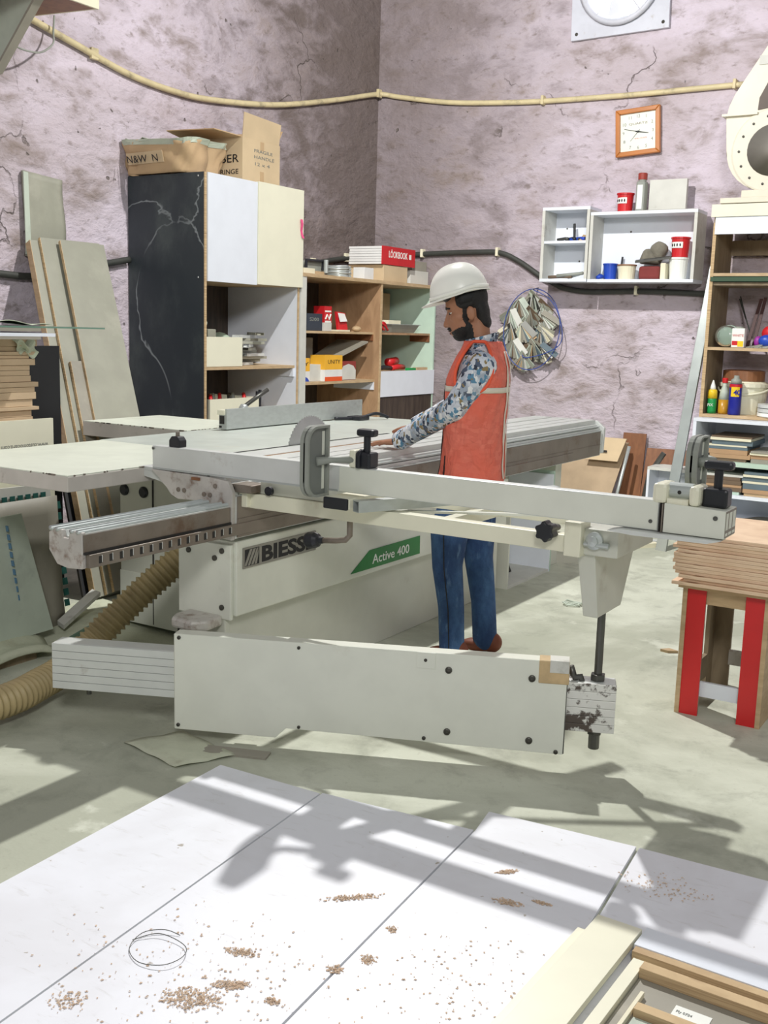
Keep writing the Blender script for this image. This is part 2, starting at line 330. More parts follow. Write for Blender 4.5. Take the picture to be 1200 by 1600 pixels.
K = dict(
 white=M('machine_white_paint', (222,224,212), 0.42, var=0.03, dirt=(176,166,148), dsc=3.2, dlo=0.60, dhi=0.85),
 white2=M('machine_grey_white_paint', (205,206,194), 0.45, var=0.03, dirt=(160,152,134), dsc=3, dlo=0.6, dhi=0.85),
 cream=M('cream_frame_paint', (232,230,208), 0.42, var=0.03, dirt=(190,176,150), dsc=4, dlo=0.62, dhi=0.85),
 alu=M('brushed_aluminium', (190,196,194), 0.38, 0.5, var=0.05, sc=4, stretch=(0.4,6,14), dirt=(150,146,138), dsc=5, dlo=0.6, dhi=0.8),
 aluw=M('anodised_aluminium', (216,219,216), 0.42, 0.25, var=0.04, dirt=(168,160,150), dsc=6, dlo=0.62, dhi=0.8),
 alud=M('stained_shaded_aluminium', (134,125,115), 0.45, 0.4, var=0.12, sc=5, dirt=(112,92,76), dsc=7, dlo=0.5, dhi=0.75),  # brown dirt, base also darkened to paint in the carriage side's shade
 castw=M('worn_cast_end_cap', (196,192,186), 0.55, 0.2, var=0.1, sc=10, dirt=(120,90,70), dsc=14, dlo=0.5, dhi=0.75),
 steel=M('dark_steel', (96,96,92), 0.4, 0.7, var=0.1), bolt=M('bolt_steel', (84,82,76), 0.45, 0.6, var=0.1),
 iron=M('ground_cast_iron_table', (204,211,203), 0.4, 0.1, var=0.06, dirt=(204,204,186), dsc=4, dlo=0.55, dhi=0.8),
 tabw=M('extension_table_paint', (224,229,214), 0.45, var=0.04, dirt=(200,204,186), dsc=3, dlo=0.6, dhi=0.8),
 edge=M('chipped_table_edge', (206,200,192), 0.6, var=0.06, dirt=(150,142,128), dsc=8, dlo=0.6, dhi=0.75),
 black=M('black_plastic', (32,34,40), 0.4, var=0.1), rubber=M('black_rubber', (26,26,28), 0.7, var=0.1),
 dark=M('dark_recess_paint', (46,44,42), 0.8, var=0.1), green=M('green_plate', (16,122,50), 0.45, var=0.03),
 plate=M('nameplate_silver', (150,148,140), 0.4, 0.4, var=0.03), ink=M('black_ink', (30,30,32), 0.6, var=0.02),
 letw=M('white_lettering', (236,238,232), 0.5, var=0.01), greyink=M('grey_print', (120,124,120), 0.7, var=0.05),
 hose=M('tan_flexible_hose', (176,158,116), 0.5, var=0.1, sc=9, dirt=(120,104,72), dsc=6, dlo=0.55, dhi=0.8),
 oily=M('oil_stained_aluminium', (222,222,216), 0.35, 0.2, var=0.04, dirt=(84,74,66), dsc=11, dlo=0.50, dhi=0.57), lam=laminate_mat(), marble=marble_mat(),
 mel=M('white_melamine', (226,231,240), 0.4, var=0.02), mel2=M('cream_melamine', (232,230,208), 0.4, var=0.02),
 melg=M('dusty_white_board', (205,205,198), 0.6, var=0.05, dirt=(150,144,132), dsc=5, dlo=0.58, dhi=0.8),
 plyd=wood('reddish_plywood', (150,118,88), (178,144,110), 0.6, (3,3,0.9), 4), ply=wood('plywood_face', (180,154,118), (200,174,138), 0.6, (2,2,9), 4),
 plye=ply_edge('plywood_edge', (178,150,114), (204,178,138), (138,106,76), (1.5,1.5,60)),
 stackply=ply_edge('stacked_plywood_edge', (220,188,158), (234,206,176), (178,140,108), (2.5,2.5,46)),
 mdf=M('mdf_board', (204,180,148), 0.8, var=0.06, sc=12, dirt=(180,152,118), dsc=4, dlo=0.5, dhi=0.75),
 wenge=wood('dark_wenge_panel', (52,42,36), (78,66,56), 0.5, (8,8,1.2), 3),
 brown=wood('brown_veneer', (120,78,52), (142,96,64), 0.5, (6,6,1.2), 3), rackw=wood('dusty_rack_board', (126,110,88), (150,134,110), 0.7, (5,5,1.5), 3),
 card=M('cardboard', (186,158,122), 0.85, var=0.08, sc=4, bump=0.15, bsc=30), cardp=M('pale_cardboard', (202,180,146), 0.85, var=0.07, sc=4),
 tape=M('dusty_packing_tape', (176,184,166), 0.5, var=0.1, sc=9), paper=M('crumpled_paper', (204,212,190), 0.85, var=0.08, bump=0.4, bsc=20),
 greyb=M('grey_green_laminate', (152,152,138), 0.5, var=0.05, dirt=(172,170,156), dsc=3, dlo=0.5, dhi=0.8),
 greyb2=M('grey_plain_board', (150,146,134), 0.55, var=0.06, dirt=(176,170,156), dsc=4, dlo=0.55, dhi=0.8),
 red=M('red_laminate', (206,38,40), 0.35, var=0.04), redp=M('red_plastic', (198,34,40), 0.4, var=0.06), blue=M('blue_plastic', (32,72,178), 0.4, var=0.06),
 pvc=M('dusty_cream_conduit', (206,192,152), 0.55, var=0.08, dirt=(150,138,112), dsc=8, dlo=0.5, dhi=0.75), cable=M('dark_cable', (58,60,56), 0.6, var=0.15),
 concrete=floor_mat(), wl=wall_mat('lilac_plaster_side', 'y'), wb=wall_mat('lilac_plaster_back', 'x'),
 orange=M('clock_frame_wood', (180,112,52), 0.35, var=0.08, sc=5), dial=M('clock_dial', (222,226,214), 0.4, var=0.01),
 fanp=M('fan_plate_paint', (196,198,208), 0.45, var=0.05, dirt=(160,150,140), dsc=8, dlo=0.6, dhi=0.8), day=emit_mat('daylight_behind_fan', (255,255,255), 9.0),
 blower=M('blower_cream_paint', (222,216,198), 0.45, var=0.03, dirt=(190,180,158), dsc=4, dlo=0.6, dhi=0.85),
 skin=M('skin', (166,116,88), 0.55, var=0.06, sc=20), hair=M('black_hair', (22,20,20), 0.6, var=0.2, sc=60, bump=0.5, bsc=160),
 skinh=M('hand_skin', (196,142,112), 0.55, var=0.05, sc=20), lips=M('lips', (120,72,60), 0.5, var=0.05), eyew=M('eye_white', (214,208,200), 0.3, var=0.01),
 hat=M('hard_hat_white', (250,250,242), 0.3, var=0.01), shirt=shirt_mat(), jeans=jeans_mat(), vest=vest_mat(), pipe=M('black_piping', (52,30,28), 0.7, var=0.1),
 refl=M('reflective_tape', (226,220,204), 0.4, var=0.04), shoe=M('brown_shoe', (128,70,48), 0.6, var=0.1),
 saw=M('saw_blade_steel', (176,180,178), 0.3, 0.7, var=0.06), glassg=M('green_glass_edge', (104,136,120), 0.15, var=0.04), glass=glass_mat('clear_glass', (236,246,240)),
 teal=M('teal_print', (28,92,84), 0.7, var=0.05), bluep=M('blue_print', (92,128,156), 0.7, var=0.05), palep=M('pale_green_sheet', (186,196,182), 0.5, var=0.05, dirt=(150,158,150), dsc=4, dlo=0.5, dhi=0.8),
 dust=M('pale_sawdust', (196,200,178), 0.95, var=0.06, sc=6, bump=0.5, bsc=24, dirt=(170,170,146), dsc=5, dlo=0.5, dhi=0.75), shav=M('brown_wood_shavings', (212,188,164), 0.9, var=0.12, sc=40),
 yellow=M('yellow_carton', (236,178,52), 0.6, var=0.04), orangec=M('orange_carton', (226,88,36), 0.6, var=0.04), whitec=M('white_carton', (226,226,224), 0.6, var=0.04),
 amber=M('amber_liquid', (190,140,40), 0.3, var=0.05), glue=M('green_bottle', (28,146,74), 0.4, var=0.03), can=M('blue_spray_can', (28,36,140), 0.35, var=0.04), yel=M('yellow_plastic', (236,200,40), 0.4, var=0.03),
 grey=M('grey_plastic', (146,150,142), 0.5, var=0.06), rag=M('grey_rag', (120,116,104), 0.9, var=0.15, sc=14, bump=0.6, bsc=30), boardb=M('blue_grey_board', (96,112,120), 0.6, var=0.06), boardg=M('mint_board', (184,206,190), 0.5, var=0.04),
 boardn=M('tan_board', (176,142,108), 0.7, var=0.06), boardk=M('dark_brown_board', (110,92,74), 0.7, var=0.08), ivory=M('ivory_edge', (228,222,196), 0.6, var=0.03), pink=M('pink_ribbon', (232,88,140), 0.6, var=0.05),
 bagg=M('green_plastic_bag', (178,196,176), 0.45, var=0.08), swblue=M('blue_wire', (56,78,150), 0.5, var=0.05), purple=M('purple_ball', (150,50,150), 0.5, var=0.05),
)

# ---------------- room shell ----------------
def struct(o): o['kind'] = 'structure'; return o
struct(B(-5.63,-3.0,-0.12,4.0,8.7,0.0).build('floor', K['concrete']))
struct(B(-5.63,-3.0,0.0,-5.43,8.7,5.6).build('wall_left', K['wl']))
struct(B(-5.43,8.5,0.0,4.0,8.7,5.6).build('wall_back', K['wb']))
# ================= the panel saw =================
saw = thing('panel_saw', 'large white sliding table panel saw with swing-arm outrigger in the middle of the workshop', 'machine', (-3.0, 4.4, 0.0))
body = B(-3.75,3.66,0.05,-2.86,5.6,0.86).build('main_body', K['white2'], saw, bevel=0.006)
B(-3.535,3.654,0.06,-3.53,3.661,0.85).build('seam', K['dark'], body)
for x in (-3.716,-3.591): G().lathe([(0.0,0.0),(0.027,0.0),(0.027,0.008),(0.02,0.014),(0.001,0.014)],(x,3.66,0.693),(0,-1,0)).build('plug', K['black'], body)
B(-3.75,3.655,0.05,-2.9,3.66,0.30).build('lower_cover', K['white'], body, bevel=0.004)
B(-3.33,3.60,0.05,-2.9,3.655,0.13).build('floor_duct', K['dark'], body, bevel=0.004)
# front cabinet with the maker's plate
fb = B(-2.84,3.13,0.0,-2.625,5.5,0.40).build('base_cabinet', K['white2'], saw, bevel=0.004)
up = B(-2.84,3.113,0.375,-2.575,5.5,0.668).build('front_panel', K['white'], saw, bevel=0.006)
B(-2.855,3.095,0.36,-2.59,3.113,0.655).build('end_plate', K['white'], up, bevel=0.004)
B(-2.79,3.10,0.20,-2.62,3.13,0.37).build('end_bracket', K['white2'], up, bevel=0.006)
for x,z in ((-2.80,0.613),(-2.668,0.598),(-2.632,0.63),(-2.632,0.408)):
    G().lathe([(0.0,0.0),(0.011,0.0),(0.011,0.006),(0.005,0.009),(0.001,0.009)],(x,3.095,z),(0,-1,0),10).build('bolt', K['bolt'], up)
# flaking hinge casting at the corner of the cabinet
G().prism([(-2.80,3.02),(-2.77,2.96),(-2.66,2.95),(-2.62,3.0),(-2.63,3.10),(-2.80,3.10)],'z',0.335,0.378).build('hinge_casting', K['castw'], saw, bevel=0.012)
# BIESSE plate
XP=-2.5745
pl = B(XP,3.146,0.558,XP+0.004,3.624,0.640).build('nameplate', K['plate'], saw)
lg = B(XP+0.004,3.156,0.566,XP+0.0052,3.243,0.632).build('logo_field', K['ink'], pl)
for k in range(4):
    y=3.160+k*0.021
    a=(XP+0.0056,max(y-0.015,3.158),0.570); G().hexa([(XP+0.0052,y-0.01+0.0,0.568),(XP+0.0052,y+0.004,0.568),(XP+0.0052,min(y+0.040,3.242),0.630),(XP+0.0052,min(y+0.024,3.236),0.630)],
      [(XP+0.0062,y-0.01,0.568),(XP+0.0062,y+0.004,0.568),(XP+0.0062,min(y+0.040,3.242),0.630),(XP+0.0062,min(y+0.024,3.236),0.630)]).build('logo_stripe', K['plate'], pl)
text('BIESSE', 0.083, K['ink'], pl, (XP+0.0046,3.256,0.571), (0,1,0), (0,0,1), 'maker_lettering', bold=0.0032, width=0.355)
# Active 400 plate
gp = G().prism([(3.90,0.402),(4.51,0.398),(4.508,0.487),(4.052,0.487)],'x',XP,XP+0.003).build('model_plate', K['green'], saw)
text('Active 400', 0.062, K['letw'], gp, (XP+0.0036,4.075,0.420), (0,1,0), (0,0,1), 'model_lettering', width=0.33, bold=0.0004)
# slid-back guide beam
bm = G().prism([(-2.72,0.800),(-2.70,0.812),(-2.665,0.812),(-2.66,0.795),(-2.635,0.795),(-2.63,0.812),(-2.575,0.812),(-2.575,0.700),(-2.685,0.700),(-2.722,0.745)],'y',2.362,6.60).build('guide_beam', K['aluw'], saw)
G().prism([(-2.725,0.803),(-2.70,0.816),(-2.665,0.816),(-2.66,0.790),(-2.635,0.790),(-2.628,0.818),(-2.573,0.816),(-2.573,0.698),(-2.64,0.692),(-2.69,0.700),(-2.727,0.745)],'y',2.345,2.362).build('end_cap', K['castw'], bm, bevel=0.003)
for x in (-2.712,-2.683): G().cyl((x,2.34,0.817),(x,6.4,0.817),0.008).build('guide_rod', K['alu'], bm, smooth=True)
for x in (-2.618,-2.588): G().cyl((x,2.34,0.817),(x,6.4,0.817),0.007).build('guide_rod', K['alu'], bm, smooth=True)
B(-2.577,2.35,0.752,-2.570,6.5,0.808).build('side_face', K['alud'], bm)
pb = B(-2.573,2.36,0.700,-2.556,6.4,0.744).build('perforated_bar', K['alud'], bm, bevel=0.002)
B(-2.574,2.35,0.744,-2.566,6.4,0.752).build('shadow_gap', K['dark'], bm)
for k in range(15):
    y=2.40+k*0.046
    B(-2.557,y,0.711,-2.5548,y+0.012,0.735).build('slot', K['dark'], bm)
    B(-2.557,y+0.012,0.714,-2.5540,y+0.0145,0.737).build('slot_lip', K['aluw'], bm)
# sliding carriage
ca = G().prism([(-3.05,0.905),(-2.615,0.905),(-2.615,0.893),(-2.600,0.888),(-2.600,0.872),(-2.578,0.868),(-2.578,0.85),(-2.565,0.846),(-2.565,0.686),(-2.60,0.686),(-2.60,0.80),(-2.80,0.825),(-2.95,0.87),(-3.05,0.885)],'y',3.09,6.90).build('sliding_carriage', K['aluw'], saw)
for a,b,m in ((-3.05,-2.925,'aluw'),(-2.895,-2.792,'aluw'),(-2.780,-2.702,'aluw'),(-2.690,-2.612,'aluw')):
    B(a,3.09,0.905,b,6.90,0.9205).build('top_strip', K[m], ca, bevel=0.0015)
B(-2.925,3.62,0.900,-2.895,4.75,0.918).build('wooden_insert', M('dark_tan_insert',(150,118,86),0.7), ca)
for a,b in ((-2.791,-2.781),(-2.701,-2.691)): B(a,3.095,0.9052,b,6.895,0.9062).build('groove_floor', K['dark'], ca)
B(-2.602,3.10,0.873,-2.574,6.89,0.880).build('ledge_strip', K['alu'], ca)
B(-2.5685,3.12,0.848,-2.558,6.89,0.853).build('lower_ledge', K['alu'], ca)
B(-2.5665,3.10,0.69,-2.560,6.88,0.846).build('side_web', K['alud'], ca)
B(-2.5605,3.10,0.757,-2.557,6.88,0.762).build('web_rib', K['alud'], ca)
G().prism([(-2.975,0.916),(-2.938,0.889),(-2.915,0.868),(-2.891,0.85),(-2.87,0.826),(-2.835,0.812),(-2.766,0.815),(-2.70,0.812),(-2.613,0.81),(-2.605,0.684),(-2.566,0.681),(-2.563,0.864),(-2.585,0.905),(-2.669,0.911)],'y',3.070,3.09).build('ragged_end_cap', K['castw'], ca, bevel=0.002)
for x,z in ((-2.83,0.85),(-2.80,0.85),(-2.70,0.845),(-2.67,0.845),(-2.645,0.882)):
    G().lathe([(0.0,0.0),(0.009,0.0),(0.009,0.004),(0.001,0.005)],(x,3.07,z),(0,-1,0),10).build('screw', K['alud'], ca)
B(-2.76,3.064,0.895,-2.72,3.0705,0.906).build('rusty_notch', K['brown'], ca)
G().prism([(-3.05,0.915),(-2.60,0.915),(-2.545,0.87),(-2.55,0.70),(-2.62,0.69),(-3.0,0.70)],'y',6.90,6.93).build('far_end_plate', K['aluw'], ca, bevel=0.004)
for k in range(4): B(-2.5595,5.58+k*0.035,0.715,-2.557,5.592+k*0.035,0.745).build('red_mark', M('faded_red_mark' if k==0 else 'faded_red_mark', (150,92,76), 0.7), ca)
# cast iron table and extension tables
tb = B(-3.88,3.66,0.862,-3.06,5.9,0.92).build('saw_table', K['iron'], saw, bevel=0.004)
B(-3.085,3.70,0.919,-3.066,5.0,0.9212).build('blade_slot', K['dark'], tb)
def chipped(x0,y0,x1,y1,zt,zb,name,lab):
    t = B(x0,y0,zb,x1,y1,zt-0.004).build(name, K['edge'], saw, bevel=0.003, label=lab)
    B(x0+0.002,y0+0.002,zt-0.004,x1-0.002,y1-0.002,zt).build('table_skin', K['tabw'], t)
    random.seed(len(name))
    for k in range(36):    # chips along the worn front edges
        w=random.choice((0.004,0.006,0.009,0.014,0.03))
        if k%2: x=random.uniform(x0+0.02,x1-0.05); B(x,y0-0.0015,zt-random.uniform(0.002,0.006),x+w,y0+0.004,zt+0.0006).build('chip', K['alud'], t)
        else: y=random.uniform(y0+0.02,y1-0.05); B(x1-0.004,y,zt-random.uniform(0.002,0.006),x1+0.0015,y+w,zt+0.0006).build('chip', K['alud'], t)
    return t
chipped(-3.86,2.70,-3.03,3.655,0.92,0.858,'extension_table','chipped pale extension table')
chipped(-4.67,4.28,-3.885,4.90,0.922,0.84,'outfeed_table','chipped pale side table')
# saw blade
bl = G(); N=60; c=(4.27,0.872); pts=[]
for k in range(N*2):
    r=0.185 if k%2 else 0.178; a=2*PI*k/(2*N); pts.append((c[0]+r*math.cos(a),c[1]+r*math.sin(a)))
bl.prism(pts,'x',-3.0775,-3.0735); bl.build('saw_blade', K['saw'], saw)
# rip fence
rf = G().prism([(-3.755,0.926),(-3.755,1.036),(-3.768,1.036),(-3.768,1.02),(-3.81,1.02),(-3.81,0.926)],'y',4.45,5.78).build('rip_fence', K['alu'], saw, bevel=0.002)
B(-3.815,4.440,1.004,-3.765,4.50,1.030).build('end_block', K['cream'], rf, bevel=0.003)
B(-3.803,4.4475,0.955,-3.772,4.4505,0.998).build('profile_hole', K['dark'], rf)
for z in (0.94,0.945): B(-3.806,4.4475,z-0.006,-3.79,4.4505,z).build('slot_hole', K['dark'], rf)
B(-3.95,4.62,0.922,-3.82,5.30,1.00).build('fence_carrier', K['white2'], rf, bevel=0.006)
G().tube([(-3.86,4.72,1.0),(-3.86,4.72,1.03),(-3.83,4.78,1.075),(-3.80,4.86,1.125)],0.012,10).build('clamp_lever', K['steel'], rf, smooth=True)
G().lathe([(0.03,0),(0.026,0.03),(0.016,0.045)],(-3.86,4.72,1.0)).build('lever_hub', K['alu'], rf, smooth=True)
G().tube(smoothpath([(-3.74,5.45,0.932),(-3.66,5.6,0.935),(-3.6,5.7,0.96),(-3.56,5.78,0.935)]),0.010,8).build('dark_cable', K['black'], saw, smooth=True)
B(-3.72,5.55,0.921,-3.62,5.66,0.945).build('fence_foot', K['black'], saw, bevel=0.006)
# outrigger frame
fr = B(-2.548,3.142,0.801,-1.235,3.19,0.856).build('outrigger_frame', K['cream'], saw, bevel=0.003)
B(-2.575,3.122,0.805,-2.535,3.20,0.885).build('end_lug', K['cream'], fr, bevel=0.003)
B(-1.26,3.118,0.795,-1.205,3.20,0.905).build('end_lug', K['cream'], fr, bevel=0.003)
B(-2.50,3.62,0.80,-1.20,3.665,0.85).build('rear_bar', K['cream'], fr, bevel=0.003)
for x in (-2.45,-1.75): B(x,3.19,0.805,x+0.04,3.62,0.848).build('cross_bar', K['cream'], fr, bevel=0.003)
G().slab((-1.99,3.19,0.845),(-1.95,3.19,0.845),(-1.25,3.62,0.845),(-1.30,3.62,0.845),(0,0,0.008)).build('diagonal_strip', K['white'], fr)
B(-2.60,3.10,0.862,-2.50,3.2,0.892).build('clamp_shoe', K['alud'], fr, bevel=0.004)
G().lathe([(0,0),(0.017,0),(0.017,0.014),(0.001,0.016)],(-2.44,3.142,0.876),(0,-1,0)).build('hole_plug', K['black'], fr)
B(-2.50,3.16,0.858,-2.08,3.2,0.905).build('fence_rest', K['white2'], fr)
sb = B(-1.232,3.15,0.80,-1.095,3.50,0.885).build('right_side_beam', K['white2'], fr, bevel=0.004)
g=G(); g.hexa([(-1.218,3.212,0.585),(-1.168,3.212,0.585),(-1.168,3.43,0.585),(-1.218,3.43,0.585)],[(-1.232,3.165,0.80),(-1.172,3.165,0.80),(-1.172,3.56,0.80),(-1.232,3.56,0.80)])
g.build('tapered_bracket', K['white2'], fr, bevel=0.004)
G().lathe([(0.0,0),(0.028,0),(0.028,0.012),(0.016,0.016),(0.016,0.026),(0.001,0.03)],(-1.168,3.148,0.850),(0,-1,0),18).build('roller', K['alu'], fr, smooth=False)
G().cyl((-1.20,3.14,0.838),(-1.12,3.14,0.838),0.009).build('lock_pin', K['alu'], fr)
g=G(); pts=[]
for k in range(24):
    r=0.034 if (k//2)%2 else 0.027; a=2*PI*k/24; pts.append((-1.315+r*math.cos(a),0.868+r*math.sin(a)))
g.prism(pts,'y',3.085,3.13); g.build('star_knob', K['black'], fr, bevel=0.006)
G().cyl((-1.315,3.13,0.868),(-1.315,3.2,0.868),0.01).build('knob_stud', K['steel'], fr)
# hanging crank handle in front of the plate
ck = G().tube([(-2.10,3.17,0.82),(-2.10,3.17,0.745),(-2.115,3.165,0.728),(-2.15,3.16,0.722),(-2.21,3.155,0.716)],0.011,10).build('crank_handle', K['alud'], saw, smooth=True)
G().lathe([(0.012,0),(0.014,0.015),(0.024,0.02),(0.03,0.035),(0.03,0.062),(0.024,0.072),(0.002,0.074)],(-2.205,3.155,0.717),(-1,-0.1,-0.1),18).build('black_grip', K['black'], ck, smooth=False)
# crosscut fence
fe = B(-2.975,3.080,0.917,-0.952,3.125,1.008).build('crosscut_fence', K['aluw'], saw, bevel=0.002)
B(-2.972,3.0785,0.917,-2.095,3.0805,0.924).build('fence_scuff', K['alu'], fe)
B(-2.088,3.0775,0.920,-0.955,3.0805,1.005).build('white_scale_face', K['white'], fe)
for x,z in ((-2.968,0.998),(-0.975,0.944)): G().lathe([(0,0),(0.006,0),(0.006,0.002),(0.001,0.003)],(x,3.0775,z),(0,-1,0),10).build('screw', K['steel'], fe)
eb = G().prism([(-0.935,0.917),(-0.757,0.917),(-0.757,0.998),(-0.935,1.004)],'y',3.070,3.19).build('end_block', K['white'], fe, bevel=0.002)
for z0,z1 in ((0.925,0.933),(0.942,0.990)):
    for y0,y1 in ((3.078,3.10),(3.112,3.14),(3.152,3.18)): B(-0.758,y0,z0,-0.7555,y1,z1).build('profile_hole', K['white'], eb)
B(-0.7575,3.073,0.92,-0.7562,3.187,0.996).build('profile_end', K['alud'], eb)
B(-0.950,3.072,0.917,-0.946,3.12,1.0).build('joint_gap', K['dark'], eb); B(-0.942,3.071,0.917,-0.938,3.12,1.0).build('joint_gap', K['alud'], eb)
G().lathe([(0,0),(0.007,0),(0.007,0.002),(0.001,0.003)],(-0.785,3.0695,0.975),(0,-1,0),10).build('screw', K['steel'], eb)
G().prism([(-1.10,0.905),(-1.06,0.914),(-0.76,0.914),(-0.80,0.902),(-1.02,0.900)],'y',3.05,3.11).build('lower_lip', K['aluw'], eb)
# clevis, paddle, T-handle clamp (two sets: one mid fence, one at the end block)
def stop(x, xc, xk, mat_clevis, zbase, py, mirror=1):
    n=14; out=[]; inn=[]
    y0,y1,z0,z1=py
    def D(y0,y1,z0,z1,r):
        p=[(y1,z0),(y1,z1)]
        for k in range(7): a=PI/2+PI/2*k/6; p.append((y0+r+r*math.cos(a), z1-r+r*math.sin(a)))
        for k in range(7): a=PI+PI/2*k/6; p.append((y0+r+r*math.cos(a), z0+r+r*math.sin(a)))
        return p
    o=D(y0,y1,z0,z1,0.055)
    pd = G().prism(o,'x',x,x+0.010).build('stop_paddle', M('dull_grey_casting',(116,120,116),0.5), saw, bevel=0.002)
    zi=[(z0+0.025,(z0+z1)/2-0.012),((z0+z1)/2+0.02,z1-0.02)]
    n2=len(o)
    rim=G()
    cy=(y0+y1)/2; cz=(z0+z1)/2
    q=[(cy+(p[0]-cy)*0.86, cz+(p[1]-cz)*0.93) for p in o]
    for i in range(n2):
        j=(i+1)%n2
        rim.hexa([(x-0.012,*o[i]),(x-0.012,*o[j]),(x-0.012,*q[j]),(x-0.012,*q[i])],[(x+0.022,*o[i]),(x+0.022,*o[j]),(x+0.022,*q[j]),(x+0.022,*q[i])])
    rim.build('paddle_rim', K['grey'], pd)
    for a,b in zi: B(x+0.009,y1-0.030,a,x+0.0115,y1-0.016,b).build('paddle_slot', K['white'], pd)
    G().tube([(x+0.01,cy,cz),(x+0.04,y1,cz+0.004),(xc,y1+0.03,cz+0.006)],lambda k:(0.016,0.011,0.014)[k],10).build('paddle_arm', K['grey'], pd, smooth=True)
    cl = G()
    return pd
p1 = stop(-2.135,-2.03,-2.0,'white',1.008,(2.925,3.052,0.905,1.150))
c1 = B(-2.045,3.07,1.008,-2.018,3.15,1.068).build('clevis', K['cream'], saw, bevel=0.006)
def tknob(x,y,z,sz):
    b = B(x-0.036*sz,y-0.03,z,x+0.036*sz,y+0.03,z+0.055).build('clamp_block', K['black'], saw, bevel=0.008)
    G().cyl((x,y,z+0.055),(x,y,z+0.115),0.0125,0.0125,16).build('stem', K['black'], b, smooth=False)
    B(x-0.042*sz,y-0.02,z+0.108,x+0.042*sz,y+0.02,z+0.134).build('handle_bar', K['black'], b, bevel=0.009)
    return b
tknob(-1.99,3.10,1.008,0.85); tknob(-0.80,3.13,1.000,1.0)
G().prism([(3.06,1.008),(3.06,1.05),(3.07,1.066),(3.09,1.074),(3.115,1.066),(3.125,1.05),(3.125,1.008)],'x',-2.012,-1.995).build('clamp_ear', K['black'], saw, bevel=0.004)
p2 = stop(-0.905,-0.905,-0.9,'white',1.0,(3.19,3.31,1.03,1.19))
for a,b in ((-0.975,-0.93),(-0.868,-0.835)): B(a,3.072,1.000,b,3.17,1.060).build('clevis', K['cream'], saw, bevel=0.012)
B(-0.93,3.075,1.000,-0.868,3.17,1.018).build('clevis_bridge', K['cream'], saw)
G().cyl((-0.935,3.118,1.036),(-0.865,3.118,1.036),0.026,n=20).build('pivot', K['alu'], saw, smooth=False)
G().lathe([(0,0),(0.006,0),(0.001,0.001)],(-0.90,3.092,1.036),(0,-1,0),10).build('pivot_hole', K['dark'], saw)
# black-capped mounting stub and bumper
ms = B(-2.107,3.02,0.868,-2.005,3.20,0.905).build('mounting_stub', K['cream'], saw, bevel=0.004)
B(-2.107,3.008,0.866,-2.008,3.021,0.906).build('stub_cap', K['black'], ms, bevel=0.004)
bp = G().prism([(-2.898,1.008),(-2.842,1.008),(-2.842,1.034),(-2.855,1.05),(-2.885,1.05),(-2.898,1.034)],'y',3.09,3.13).build('black_bumper', K['black'], saw, bevel=0.003)
G().cyl((-2.87,3.11,1.05),(-2.87,3.11,1.066),0.008).build('bumper_bolt', K['alud'], bp)
# swing arm
SO=Vector((-2.549,2.742,0)); SU=Vector((0.9206,0.3908,0)); SN=Vector((0.3908,-0.9206,0))
AM=Matrix(((SU.x,-SN.x,0,SO.x),(SU.y,-SN.y,0,SO.y),(0,0,1,0),(0,0,0,1)))   # local: s along arm, t depth away, z
arm = B(-0.478,0.035,0.150,1.540,0.115,0.322).xf(AM).build('swing_arm', K['aluw'], saw, bevel=0.004)
for (a,b) in ((-0.478,0.0),(1.376,1.540)):
    for k in range(6):
        z=0.151+k*0.0286
        B(a,0.029,z,b,0.036,z+0.0272).xf(AM).build('grooved_slat', K['aluw'] if a<0 else K['oily'], arm, bevel=0.001)
cv = G().prism([(0,0.048),(0.37,0.046),(0.409,0.084),(1.372,0.074),(1.374,0.400),(0,0.400)],'y',-0.002,0.002).xf(AM).build('cover_panel', K['white'], saw, bevel=0.0015)
G().prism([(0,0.395),(1.374,0.395),(1.374,0.400),(0,0.400)],'y',0.002,0.055).xf(AM).build('top_fold', K['white'], cv)
B(-0.003,0.002,0.05,0.002,0.034,0.398).xf(AM).build('end_fold', K['white2'], cv); B(1.372,0.002,0.076,1.376,0.035,0.398).xf(AM).build('end_fold', K['steel'], cv)
for s_,z_,r in ((0.975,0.342,0.0125),(1.257,0.335,0.0125),(0.977,0.122,0.0125),(1.257,0.115,0.0125),(0.898,0.092,0.007),(1.349,0.082,0.008),(0.451,0.382,0.006),(0.455,0.093,0.006),(0.017,0.387,0.007),(0.013,0.064,0.007),(0.895,0.372,0.006)):
    G().lathe([(0,0),(r,0),(r*0.95,0.004),(r*0.6,0.006),(r*0.5,0.003),(0.0005,0.003)],(0,0,0),(0,0,1),12).xf(AM @ frame((s_,-0.002,z_),(1,0,0),(0,0,1))).build('bolt', K['bolt'], cv)
B(0.865,-0.0045,0.343,0.929,-0.002,0.399).xf(AM).build('patch_plate', K['white'], cv, bevel=0.0005)
tp = B(1.279,-0.006,0.322,1.380,0.06,0.402).xf(AM).build('tape_wrap', M('brown_packing_tape',(196,170,128),0.55,var=0.12,sc=18), cv, bevel=0.003)
B(1.315,-0.008,0.362,1.379,0.055,0.404).xf(AM).build('tape_patch', K['melg'], cv)
G().tube([tuple(AM @ Vector(p)) for p in ((1.385,0.06,0.37),(1.395,0.06,0.34),(1.40,0.06,0.33),(1.42,0.06,0.335),(1.425,0.06,0.315))],0.012,8).build('hose_stub', K['steel'], arm, smooth=True)
rod = G().cyl(tuple(AM @ Vector((1.478,0.075,0.10))),tuple(AM @ Vector((1.478,0.075,0.60))),0.0135,n=16).build('threaded_rod', K['steel'], arm, smooth=False)
